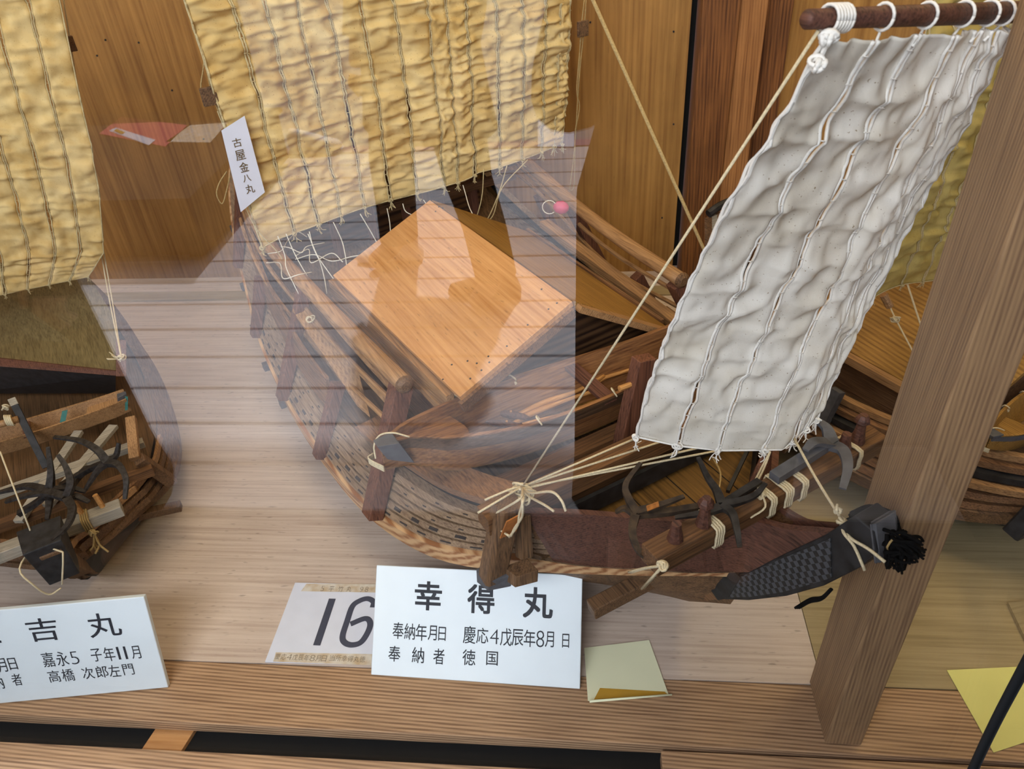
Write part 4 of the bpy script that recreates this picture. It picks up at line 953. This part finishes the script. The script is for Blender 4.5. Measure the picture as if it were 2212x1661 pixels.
mb = MB(); p = [qa(1396, 1094, .3632), qa(1422, 1084, .3662), qa(1424, 1095, .3622), qa(1398, 1105, .3595)]
a2 = [o for o in bpy.data.objects if o.name.startswith('grapnel_anchor')][0]
mb.slab(p, (0, 0, .0012)); mb.build('rust_patch', 'rust_orange', a2)

# ---------------- the left ship, square black bow block
s2 = empty('model_ship', FR2.o, FR2.ang, FR2.s)
tag(s2, 'left model ship cut by the frame edge, with a square black bow block', 'model ship')
hull(s2, dict(bottom='black_wood', wale='hull_plank', strake='hull_plank'), marks=False, ns_=4)
def p2(mb, name, mats, **k): return mb.build(name, mats, s2, **k)
deck(s2, .10, .335, .238, .016, 'deck_dark', 'fore_deck'); deck(s2, .335, 1.56, .20, .012, 'deck_dark', 'main_deck')
p2(extr(MB(), keel_b + keel_t, .02), 'keel', 'hull_plank'); p2(extr(MB(), st_b + [(-.002, .412), (.008, .434)] + st_t, .026), 'stem', 'hull_plank', bevel=.002)
q2_ = FR2.q
mb = MB(); bt = [q2_(x, y, z=.405) for x, y in ((38, 1224), (126, 1188), (137, 1213), (99, 1243))]
mb.hexa([(.075, .045, .30), (.075, -.030, .30), (.015, -.030, .30), (.015, .045, .30)], [(.090, .062, .450), (.090, -.045, .450), (-.004, -.038, .445), (-.004, .052, .445)]); p2(mb, 'bow_block', 'black_wood', bevel=.003)
for s in (1, -1):
    mb = MB(); rows = []
    for t in np.linspace(0, 1, 20):
        ut = .036 + .289 * t; ub = .052 + .273 * t; v, z = BT(ut); v2, z2 = BB(ub)
        rows.append([A((ub, s * v2, z2)), A((ut, s * v, z - .01)), A((ut + .004, s * max(.002, v - .016), z - .01)), A((ub + .004, s * max(.001, v2 - .014), z2))])
    mb.loft(rows, close=True, caps=True); p2(mb, 'bow_bulwark', 'hull_brown')
    for k in range(3):
        mb = MB(); rows = []
        for u in us(.10 + .02 * k, .62, 24):
            v, z = (BT(u) if u < .325 else A((E1(u)[0], E1(u)[1] + .03)))
            rows.append([A((u, s * (v + .010 + .008 * k), z - .014 - .03 * k)), A((u, s * (v + .012 + .008 * k), z - .034 - .03 * k)), A((u, s * (v + .002 + .008 * k), z - .034 - .03 * k)), A((u, s * (v + .0 + .008 * k), z - .014 - .03 * k))])
        mb.loft(rows, close=True, caps=True); p2(mb, 'rubbing_strake', 'rail_wood' if k == 0 else 'hull_plank')
    mb = MB(); mb.bar((.36, s * .245, .34), (.40, s * .30, .18), .034, .034, up=(1, 0, 0)); p2(mb, 'knee', 'hull_plank', bevel=.002)
    mb = MB(); mb.bar((.50, s * .262, .40), (.36, s * .235, .345), .03, .022); p2(mb, 'side_rail', 'rail_wood', bevel=.002)
B2 = ((.155, -.172, .350), (.155, .30, .350))
mb = MB(); mb.bar(*B2, .042, .036); p2(mb, 'anchor_beam', 'beam_grey', bevel=.002)
for v, tl in ((-.128, .0), (-.075, .0)):
    mb = MB(); mb.tube([(.165, v, .365), (.172, v + .004, .410)], .0075, 8); p2(mb, 'peg', 'oar_wood')
mb = MB(); lash(mb, *B2, .042, .036, .0026, 4, t=.20); e = q2_(172, 1160, z=.22); knot(mb, (.12, -.085, .33), .010, .0026, 5, 3); frays(mb, (.12, -.085, .325), (-.4, .2, -.9), .06, .003, 5, .3, 4); p2(mb, 'lashing', 'rope_tan', smooth=True)
mb = MB(); mb.bar((.34, .27, .300), (.34, -.27, .300), .03, .03); p2(mb, 'cross_beam', 'beam_wood')
mb = MB(); mb.bar((.45, .27, .330), (.45, -.27, .330), .03, .02); p2(mb, 'cross_beam', 'beam_grey')
mb = MB(); mb.bar((.31, .02, .33), (.58, -.20, .34), .03, .012); mb.bar((.30, .10, .32), (.60, -.10, .35), .028, .012); p2(mb, 'loose_plank', 'beam_grey')
mb = MB(); mb.bar((.33, -.30, .13), (.38, -.12, .13), .03, .026); p2(mb, 'lower_beam', 'hull_plank', bevel=.002)
# dark leaning bar with a light cap before the dinghy, spar tied to it
a, b = q2_(100, 1010, z=.33), q2_(32, 875, z=.50)
mb = MB(); mb.bar(a, b, .020, .016); o = p2(mb, 'leaning_bar', 'black_wood', bevel=.001)
mb = MB(); d = _n(b - a); mb.bar(b, b + d * .022, .021, .017); mb.build('bar_cap', 'beam_grey', o)
mb = MB(); mb.tube([q2_(40, 905, z=.47), q2_(-30, 925, z=.47)], .011, 10); p2(mb, 'spar', 'rail_wood', smooth=True)
mb = MB()
for k in range(4): c = q2_(14 + 4 * k, 908, z=.475); mb.tube([c + A((.016 * math.cos(t), 0, .016 * math.sin(t))) for t in np.linspace(0, 6.3, 14)], .0028, 6)
knot(mb, q2_(12, 880, z=.49), .012, .0026, 5, 8); p2(mb, 'spar_lashing', 'rope_cotton', smooth=True)
# big olive hatch roof and the post with the knot
mb = MB(); mb.slab([q2_(-80, 765, z=.47), q2_(250, 800, z=.47), q2_(250, 690, z=.50), q2_(185, 585, z=.56), q2_(-80, 560, z=.60)], (0, 0, -.02)); p2(mb, 'hatch_roof', 'hatch_olive')
mb = MB(); mb.slab([q2_(-80, 765, z=.475), q2_(255, 802, z=.475), q2_(255, 812, z=.465), q2_(-80, 785, z=.46)], (.012, 0, -.004)); p2(mb, 'roof_edge', 'red_wood')
mb = MB(); mb.slab([q2_(-80, 785, z=.46), q2_(250, 812, z=.45), q2_(250, 850, z=.25), q2_(-80, 850, z=.25)], (.02, 0, 0)); p2(mb, 'house_wall', 'black_wood')
mb = MB(); mb.bar(q2_(262, 812, z=.46), q2_(262, 735, z=.56), .030, .03, up=(0, 1, 0)); p2(mb, 'corner_post', 'red_post', bevel=.002)
KP = q2_(262, 772, z=.575)
mb = MB(); knot(mb, KP, .014, .0022, 6, 9); frays(mb, KP, _n(q2_(230, 765, z=.575) - KP), .05, .0018, 5, .3, 2); p2(mb, 'rope_knot', 'rope_cotton', smooth=True)
for dx in (-3, 3):
    mb = MB(); mb.tube([KP, q2_(238 + dx, 640, u=1.0), q2_(205 + dx, 450, u=1.1), q2_(160 + dx * 2, 180, u=1.1), q2_(128 + dx * 2, -20, u=1.1)], .0024, 6, 6); p2(mb, 'string', 'rope_cotton', smooth=True)
for x, y in ((150, 95), (197, 390)):
    c = q2_(x, y, u=1.08); mb = MB(); mb.box(c - A((.006, .016, .022)), c + A((.006, .016, .022))); p2(mb, 'toggle', 'hull_plank', bevel=.002)
mb = MB(); N2 = q2_(76, 1174, z=.42); mb.tube([q2_(0, 975, z=.62), N2], .0022, 6)
knot(mb, N2, .010, .0024, 5, 4)
mb.tube([N2, q2_(128, 1190, z=.425), q2_(136, 1200, z=.42), q2_(134, 1262, z=.33)], .0024, 6, 3); mb.tube([N2, q2_(42, 1228, z=.42), q2_(70, 1262, z=.38), q2_(105, 1284, z=.32), q2_(132, 1270, z=.32)], .0024, 6, 4)
p2(mb, 'stem_rope', 'rope_cotton', smooth=True)
mb = MB(); mb.slab([q2_(134, 888, z=.43), q2_(146, 885, z=.43), q2_(140, 915, z=.395), q2_(128, 918, z=.395)], (-.003, 0, .0)); mb.slab([q2_(270, 856, z=.42), q2_(276, 856, z=.42), q2_(276, 884, z=.38), q2_(270, 886, z=.38)], (-.003, 0, 0)); 
dg = [o for o in bpy.data.objects if o.name.startswith('dinghy')][1]; mb.build('teal_mark', 'teal_mark', dg)
RP2 = [q2_(x, y, u=1.05) for x, y in ((98, -130), (128, 0), (165, 180), (192, 300), (212, 420), (222, 540), (190, 598))]
def P2(s, t):
    x = t * 6; i = min(5, int(x)); r_ = RP2[i] + (RP2[i + 1] - RP2[i]) * (x - i)
    lz = RP2[0][2] + (.665 - RP2[0][2]) * t
    l_ = A((1.10, .30, lz)); w = s ** 1.0
    return A((r_[0] * w + l_[0] * (1 - w) - .05 * math.sin(math.pi * t), r_[1] * w + l_[1] * (1 - w), l_[2] + (r_[2] - l_[2]) * w ** 2))
sail(s2, 'sail', P2, [0, .14, .28, .42, .56, .68, .79, .90, 1.0], 1.06, ('sail_yellow', 'cord_yellow'), cell=.058, amp=.016, nu=9, nv=190, seed=40, cord_r=.0022, scale=2.2)
FM2 = (tuple(FR2.o), FR2.ang, FR2.s); qb = lambda x, y, z: FR2.q(x, y, z=z)
gq = 'anchors on the left ship'
anchor(None, 'grapnel_anchor', 'iron anchor in the middle of the left ship, one arm over the grey beam', gq, [
    [qb(145, 1074, .44), qb(153, 1045, .46), qb(143, 1010, .48), qb(125, 983, .50)], [qb(143, 1074, .44), qb(100, 1064, .44), qb(50, 1072, .44), qb(12, 1084, .43)],
    [qb(146, 1078, .44), qb(156, 1100, .45), qb(145, 1135, .45), qb(101, 1178, .44)], [qb(146, 1076, .44), qb(165, 1072, .43), qb(192, 1084, .42)]], [qb(145, 1074, .43), qb(160, 1040, .40), qb(190, 1010, .37)], parent_frame=FM2, w=.019, t=.007)
anchor(None, 'grapnel_anchor', 'iron anchor at the left of the left ship, two arms standing upright', gq, [
    [qb(108, 1056, .42), qb(110, 1020, .45), qb(104, 966, .49)], [qb(107, 1062, .42), qb(106, 1090, .42), qb(102, 1122, .41)],
    [qb(106, 1060, .42), qb(60, 1050, .42), qb(20, 1058, .41), qb(-10, 1066, .40)], [qb(108, 1060, .42), qb(150, 1054, .41), qb(185, 1062, .40)]], [qb(108, 1060, .41), qb(80, 1085, .38), qb(40, 1110, .36)], parent_frame=FM2, w=.018, t=.007)
anchor(None, 'grapnel_anchor', 'iron anchor at the right of the left ship, arms arching towards the hull side', gq, [
    [qb(231, 998, .46), qb(210, 972, .49), qb(172, 952, .50), qb(117, 944, .50)], [qb(232, 1000, .46), qb(256, 1005, .47), qb(272, 1035, .46), qb(270, 1078, .43)],
    [qb(232, 996, .46), qb(250, 985, .47), qb(257, 957, .50)], [qb(230, 1000, .46), qb(210, 1018, .45), qb(184, 1058, .42)]], [qb(231, 998, .45), qb(190, 1015, .42), qb(130, 1050, .38)], parent_frame=FM2, w=.018, t=.007)

# ---------------- the right-hand ship behind the post
s3 = empty('model_ship', FR3.o, FR3.ang, FR3.s)
tag(s3, 'right-hand model ship half hidden behind the corner post, with a striped yellow-brown roof', 'model ship')
def p3(mb, name, mats, **k): return mb.build(name, mats, s3, **k)
q3_ = FR3.q
hull(s3, dict(bottom='black_wood', wale='hull_plank', strake='hull_brown'), marks=False, ns_=3, u1=1.28)
deck(s3, .10, .335, .238, .016, 'deck_dark', 'fore_deck'); deck(s3, .335, 1.27, .20, .012, 'deck_dark', 'main_deck')
p3(extr(MB(), keel_b + keel_t, .015), 'keel', 'hull_plank'); p3(extr(MB(), st_b + [(-.002, .412), (.008, .434)] + st_t, .018), 'stem', 'black_wood')
for s in (1, -1):
    mb = MB(); rows = []
    for t in np.linspace(0, 1, 20):
        ut = .036 + .289 * t; ub = .052 + .273 * t; v, z = BT(ut); v2, z2 = BB(ub)
        rows.append([A((ub, s * v2, z2)), A((ut, s * v, z)), A((ut + .004, s * max(.002, v - .016), z)), A((ub + .004, s * max(.001, v2 - .014), z2))])
    mb.loft(rows, close=True, caps=True); p3(mb, 'bow_bulwark', 'hull_plank')
    for k, (m_, w) in enumerate((('rail_wood', .016), ('hull_brown', .02), ('black_wood', .02), ('rail_wood', .014))):
        mb = MB(); rows = []
        for u in us(.345, 1.26, 30):
            v, z = E1(u); zz = z + .060 - .022 * k; vv = v - .03 + .014 * k
            rows.append([A((u, s * vv, zz)), A((u, s * (vv - w), zz + .002)), A((u, s * (vv - w), zz - .014)), A((u, s * vv, zz - .016))])
        mb.loft(rows, close=True, caps=True); p3(mb, 'gunwale_plank', m_)
    k_ = MB(); k_.bar((.318, s * .243, .338), (.345, s * .290, .180), .034, .036, up=(1, 0, 0), cham=.004); p3(k_, 'knee', 'black_wood')
    for u in (.62, .80, 1.0):
        mb = MB(); v, z = E1(u); mb.bar((u, s * (v + .012), z), (u, s * (v - .02), z + .085), .024, .03, up=(1, 0, 0)); p3(mb, 'side_post', 'grey_blue_wood')
mb = MB(); mb.slab([(.53, .225, .33), (1.08, .235, .33), (1.08, -.10, .46), (.53, -.10, .46)], (0, 0, -.012)); p3(mb, 'roof_panel', 'roof_yellow')
mb = MB(); mb.slab([(.53, -.10, .46), (1.08, -.10, .46), (1.08, -.25, .34), (.53, -.25, .34)], (0, 0, -.012)); p3(mb, 'far_roof_panel', 'roof_yellow')
mb = MB(); mb.bar((.52, .24, .322), (1.09, .25, .322), .02, .02); p3(mb, 'eave_beam', 'rail_wood')
mb = MB(); mb.slab([(.55, .205, .2), (1.06, .215, .2), (1.06, .215, .325), (.55, .205, .325)], (0, -.01, 0)); mb.slab([(.55, .205, .2), (.55, -.22, .2), (.55, -.22, .34), (.55, -.10, .45), (.55, .205, .33)], (.01, 0, 0)); p3(mb, 'house_wall', 'hull_brown')
mb = MB(); mb.tube([(.78, -.06, .43), (.78, -.06, 1.3)], .014, 10); p3(mb, 'mast', 'cedar_dark')
TG = q3_(1922, 662, z=.47); TG2 = q3_(1908, 636, z=.50)
mb = MB(); mb.tube([TG, TG2], .009, 8); p3(mb, 'toggle', 'rail_wood')
KN = q3_(1934, 688, z=.455)
mb = MB(); knot(mb, KN, .008, .0016, 6, 5); mb.tube([TG, KN, q3_(1975, 765, z=.40)], .0018, 5); mb.tube([q3_(1953, 592, z=.52), q3_(1992, 712, z=.42)], .0022, 5); p3(mb, 'rope', 'rope_cotton')
mb = MB()
for rr in (.012, .018, .023): mb.tube([A((.462 + rr * math.cos(a) * .8, -.02 + rr * 1.3 * math.sin(a), .325)) for a in np.linspace(0, 6.3, 18)], .0028, 6)
mb.tube([(.455, .02, .325), (.44, .06, .33), (.445, .10, .335)], .0028, 6, 4); frays(mb, (.34, .24, .33), (-.5, .6, -.2), .05, .002, 5, .4, 3); p3(mb, 'coiled_cord', 'rope_cotton', smooth=True)
def P3(s, t):
    v = .33 - .66 * s; return A((.80 - .03 * math.sin(math.pi * t), v, 1.24 + ((.50 + .02 * math.sin(9 * s)) - 1.24) * t))
sail(s3, 'sail', P3, [0, .1, .24, .36, .48, .6, .72, .84, .92, 1.0], .72, ('sail_olive', 'cord_yellow'), cell=.045, amp=.014, nu=8, nv=150, seed=60, cord_r=.0018, scale=1.8)
# its raised stern seen left of the white sail
for k in range(7):
    x0 = 1530 + 11 * k; a, b = q3_(x0, 470 - 5 * k, u=1.30), q3_(x0 + 8, 580, u=1.26); b[2] = .30
    mb = MB(); mb.bar(a, b, .018, .010, up=(1, 0, 0)); p3(mb, 'stern_slat', 'beam_grey' if k % 2 else 'hull_plank')
mb = MB(); mb.tube([q3_(1530, 462, u=1.30), q3_(1565, 440, u=1.30), q3_(1640, 415, u=1.30), q3_(1760, 395, u=1.30)], .011, 8, 5); p3(mb, 'stern_rail', 'black_wood')
mb = MB(); mb.tube([q3_(1580, 425, u=1.29), q3_(1587, 432, u=1.29), q3_(1585, 445, u=1.29)], .002, 5, 4); p3(mb, 'rope', 'rope_cotton')

# ------------------------------------------------------------------ name plates, cards and notes
_gl = {}
def glyph(ch, bold=.012):
    if (ch, bold) in _gl: return _gl[(ch, bold)]
    c = bpy.data.curves.new('g', 'FONT'); c.body = ch; c.size = 1; c.offset = bold; c.resolution_u = 3
    o = bpy.data.objects.new('g', c); COL.objects.link(o); bpy.context.view_layer.update()
    me = bpy.data.meshes.new_from_object(o.evaluated_get(bpy.context.evaluated_depsgraph_get()))
    V = np.array([v.co[:] for v in me.vertices]) if len(me.vertices) else np.zeros((0, 3)); Fc = [tuple(p.vertices) for p in me.polygons]
    bpy.data.objects.remove(o); bpy.data.curves.remove(c); bpy.data.meshes.remove(me)
    if len(V): lo, hi = V[:, :2].min(0), V[:, :2].max(0); V = V.copy(); V[:, :2] = (V[:, :2] - (lo + hi) / 2) / np.maximum(hi - lo, 1e-6)
    _gl[(ch, bold)] = (V, Fc); return V, Fc
class Plane:
    def __init__(s, O_, X_, Y_):
        s.o = A(O_); s.x = _n(X_); s.n = _n(np.cross(s.x, Y_)); s.y = np.cross(s.n, s.x)
    def loc(s, px, py, lift=0):
        d = ray(px, py); t = ((s.o + s.n * lift - CAM) @ s.n) / (d @ s.n); p = CAM + d * t - s.o; return A((p @ s.x, p @ s.y, lift))
    def matrix(s): return Matrix([[s.x[i], s.y[i], s.n[i], s.o[i]] for i in range(3)] + [[0, 0, 0, 1]])
def line_of(pl, parent, name, chars, lift, mat, bold=.012):
    vs, fs = [], []
    for ch, px, py, w, h in chars:
        V, Fc = glyph(ch, 0 if ord(ch) > 127 else -.018)
        c = pl.loc(px, py, lift); a = pl.loc(px + w / 2, py, lift) - pl.loc(px - w / 2, py, lift); b = pl.loc(px, py - h / 2, lift) - pl.loc(px, py + h / 2, lift)
        W_, H_ = abs(a[0]), abs(b[1]); k_ = bold * H_ * .9
        for n_, (dx, dy) in enumerate(((-k_, -k_), (k_, -k_), (0, 0), (-k_, k_), (k_, k_)) if k_ > 1e-5 else ((0, 0),)):
            o = len(vs); vs += [(c[0] + v[0] * W_ * (1 - bold) + dx, c[1] + v[1] * H_ * (1 - bold) + dy, lift + n_ * .00002) for v in V]; fs += [tuple(o + i for i in f) for f in Fc]
    mb = MB(); mb.add(vs, fs); return mb.build(name, mat, parent)
def stroke(pl, parent, name, pts, wpx, lift, mat):
    P = spline([pl.loc(x, y, lift) for x, y in pts], 5) if len(pts) > 2 else [pl.loc(x, y, lift) for x, y in pts]
    rows = []; w = wpx
    for i, p in enumerate(P):
        d = P[min(i + 1, len(P) - 1)] - P[max(i - 1, 0)]; d = _n(d); nn = A((-d[1], d[0], 0)); rows.append([p - nn * w / 2, p + nn * w / 2])
    mb = MB(); mb.loft(rows); return mb.build(name, mat, parent)
def plate(name, label, cat, BL_, BR_, up_, w, h, th, mats, rad=.003):
    X_ = A(BR_) - A(BL_); pl = Plane(BL_, X_, up_)
    r = empty(name); r.matrix_world = pl.matrix()
    mb = MB(); mb.box((0, 0, 0), (w, h, th)); mb.build('board', mats, r, bevel=.0012)
    return r, pl
pl1 = None
r1, pl1 = plate('name_plate', '', '', (-.3175, .618, .0), (-.0098, .6083, .0), A((-.305, .7255, .114)) - A((-.3175, .618, 0)), .306, .158, .004, 'plate_white')
tag(r1, 'white name plate lettered in black, propped under the bow of the largest ship', 'sign', 'white name plates')
T = .0043
line_of(pl1, r1, 'heading', [('幸', 925, 1287, 58, 62), ('得', 1039, 1294, 58, 62), ('丸', 1162, 1302, 64, 66)], T, 'ink', .022)
line_of(pl1, r1, 'text_line', [('奉', 860, 1362, 24, 36), ('納', 885, 1364, 23, 35), ('年', 910, 1366, 24, 36), ('月', 934, 1367, 19, 32), ('日', 955, 1369, 16, 30),
        ('慶', 1014, 1371, 27, 38), ('応', 1042, 1373, 26, 34), ('4', 1068, 1375, 19, 32), ('戊', 1093, 1376, 25, 38), ('辰', 1118, 1377, 25, 36), ('年', 1144, 1379, 25, 37), ('8', 1167, 1380, 17, 36), ('月', 1187, 1381, 19, 34), ('日', 1222, 1384, 15, 30)], T, 'ink', .004)
line_of(pl1, r1, 'text_line', [('奉', 852, 1412, 26, 34), ('納', 903, 1415, 26, 34), ('者', 948, 1418, 24, 34), ('徳', 1013, 1420, 28, 34), ('国', 1063, 1422, 25, 30)], T, 'ink', .006)
BR2 = A((-.6166, .5895, .0)); d2 = _n(A((.2478, .0368, 0))); TRp = Pz(319, 1290, .142)
r2, pl2 = plate('name_plate', '', '', BR2 - d2 * .306, BR2, TRp - BR2, .306, .156, .008, 'plate_white')
tag(r2, 'white name plate leaning before the left ship, cut by the left frame edge', 'sign', 'white name plates')
T = .0083
line_of(pl2, r2, 'heading', [('正', -35, 1366, 62, 52), ('吉', 92, 1360, 68, 50), ('丸', 224, 1350, 72, 52)], T, 'ink', .006)
line_of(pl2, r2, 'text_line', [('年', -22, 1440, 26, 36), ('月', 4, 1437, 20, 30), ('日', 27, 1434, 18, 26), ('嘉', 104, 1425, 27, 32), ('永', 134, 1423, 26, 32), ('5', 161, 1421, 18, 28), ('子', 208, 1415, 24, 28), ('年', 236, 1413, 24, 31), ('1', 256, 1411, 5, 28), ('1', 271, 1410, 5, 28), ('月', 293, 1409, 20, 28)], T, 'ink', .002)
line_of(pl2, r2, 'text_line', [('納', -6, 1474, 26, 30), ('者', 36, 1468, 22, 26), ('高', 117, 1461, 26, 26), ('橋', 147, 1458, 27, 27), ('次', 190, 1454, 26, 26), ('郎', 220, 1451, 26, 26), ('左', 247, 1449, 25, 26), ('門', 277, 1446, 24, 24)], T, 'ink', .002)
# number card lying on the case floor
def card(name, label, cat, pix, z, th, mat, group=None):
    P = [Pz(x, y, z) for x, y in pix]; pl = Plane(P[0], P[1] - P[0], P[-1] - P[0]); r = empty(name); r.matrix_world = pl.matrix()
    L_ = [A(((p - pl.o) @ pl.x, (p - pl.o) @ pl.y, 0)) for p in P]
    mb = MB(); mb.slab(L_, (0, 0, th)); mb.build('sheet', mat, r); return tag(r, label, cat, group), pl
c16, p16 = card('number_card', 'grey-white card with a big hand-drawn 16, partly under the main name plate', 'card', [(573, 1431), (846, 1437), (860, 1266), (638, 1260)], .0006, .002, 'card_grey')
stroke(p16, c16, 'numeral', [(718, 1293), (684, 1394)], .0115, .0024, 'ink_slate')
stroke(p16, c16, 'numeral', [(805, 1312), (807, 1300), (794, 1293), (776, 1298), (761, 1310), (750, 1341), (740, 1374), (745, 1388), (761, 1393), (781, 1386), (797, 1360), (799, 1343), (788, 1336), (757, 1348)], .0095, .0024, 'ink_slate')
def strip(pl, par, pix, name='tape_strip', mat='tape_tan', lift=.0022):
    mb = MB(); mb.slab([pl.loc(x, y, lift) for x, y in pix], (0, 0, .0001)); return mb.build(name, mat, par)
strip(p16, c16, [(650, 1277), (824, 1280), (828, 1262), (662, 1261)]); strip(p16, c16, [(590, 1429), (802, 1437), (804, 1413), (596, 1409)])
line_of(p16, c16, 'pencil_note', [('5', 697, 1271, 7, 11), ('平', 716, 1272, 11, 12), ('竹', 736, 1272, 11, 12), ('丸', 754, 1272, 11, 12), ('9', 781, 1273, 7, 11), ('8', 792, 1273, 7, 11)], .0024, 'ink_pencil', 0)
line_of(p16, c16, 'pencil_note', [(ch, 600 + 12.5 * i, 1418 + .55 * i, 11, 13) for i, ch in enumerate('慶応4戊辰年8月日')] + [(ch, 718 + 13 * i, 1421 + .6 * i, 12, 13) for i, ch in enumerate('当所幸得丸徳')], .0024, 'ink_pencil', 0)
# sticky notes
n1, pn = card('sticky_note', 'pale yellow sticky note with a curled orange gum strip, right of the main name plate', 'note', [(1270, 1514), (1444, 1500), (1402, 1383), (1262, 1400)], .001, .0008, 'note_yellow')
strip(pn, n1, [(1283, 1511), (1441, 1499), (1436, 1494), (1296, 1486)], 'gum_strip', 'note_gum', .0010)
mb = MB(); rows = []
a, b = pn.loc(1274, 1520, .001), pn.loc(1452, 1506, .001)
for k in range(8):
    t = k / 7 * 2.6; off_ = A((0, -.004 * math.sin(t) - .004, .005 * (1 - math.cos(t)) * .6)); rows.append([a + off_ + A((0, .008, 0)), b + off_ * .7 + A((0, .007, 0))])
mb.loft(rows); o = mb.build('curled_edge', 'note_yellow', n1, smooth=True); sm = o.modifiers.new('t', 'SOLIDIFY'); sm.thickness = .0005
n2, pm = card('sticky_note', 'bright yellow sticky note at the lower right, crossed by the dark strap', 'note', [(2146, 1626), (2300, 1575), (2300, 1436), (2045, 1448)], .001, .0008, 'note_bright')
c3, pc = card('wooden_tablet', 'thin wooden tablet lying on the floor at the right frame edge', 'tablet', [(2222, 1405), (2330, 1380), (2290, 1300), (2175, 1306)], .001, .006, 'floor_ply_right')
# paper slip with brush writing hanging at the big sail's left edge
pa, pb, pc_, pd_ = [FR1.q(x, y, u=1.028) for x, y in ((520, 458), (572, 415), (528, 250), (478, 282))]
tg = empty('paper_slip', FR1.o, FR1.ang); mb = MB(); mb.slab([pa, pb, pc_, pd_], (-.0006, 0, 0)); mb.build('sheet', 'paper_white', tg)
W_ = lambda p: FR1.o + p[0] * FR1.U + p[1] * FR1.V + A((0, 0, p[2]))
pls = Plane(W_(pa), -FR1.V, A((0, 0, 1))); tmp = line_of(pls, None, 'brush_writing', [('古', 512, 308, 20, 20), ('屋', 519, 335, 22, 23), ('金', 527, 361, 20, 22), ('八', 533, 385, 18, 16), ('丸', 540, 408, 20, 20)], .0012, 'ink_brown', .01)
tmp.parent = tg; tmp.matrix_parent_inverse = (Matrix.Translation(FR1.o) @ Matrix.Rotation(FR1.ang, 4, 'Z')).inverted(); tmp.matrix_basis = pls.matrix()
tag(tg, 'white paper slip with brown brush writing at the edge of the big sail', 'paper slip')
# pink bead with a white string on the far rail, a reflection built as a solid; dark strap before the glass
bd = FR1.q(1213, 447, z=.372); wb = W_(bd)
be = empty('blob', wb); mb = MB(); mb.lathe((-.016, 0, .002), (.014, 0, -.004), [(0, .004), (.2, .011), (.55, .0135), (.85, .010), (1, .004)], 14); mb.build('ball', 'pink_reflection', be, smooth=True)
mb = MB(); mb.tube([(-.014 + .014 * math.cos(a) - .01, .0, .014 * math.sin(a)) for a in np.linspace(.6, 5.4, 14)], .001, 5); mb.build('string', 'thread_white', be)
tag(be, 'small pink bead with a white string loop standing in for a reflection on the far rail', 'blob')
sa, sb, sc_ = Py(2096, 1675, .455), Py(2150, 1560, .452), Py(2232, 1405, .44)
mb = MB(); mb.tube([Py(2060, 1760, .45), sa, sb, sc_, Py(2290, 1290, .42)], .0052, 10, 5); o = mb.build('strap', 'strap_black', smooth=True)
tag(o, 'dark strap hanging before the glass in the lower right corner', 'strap')
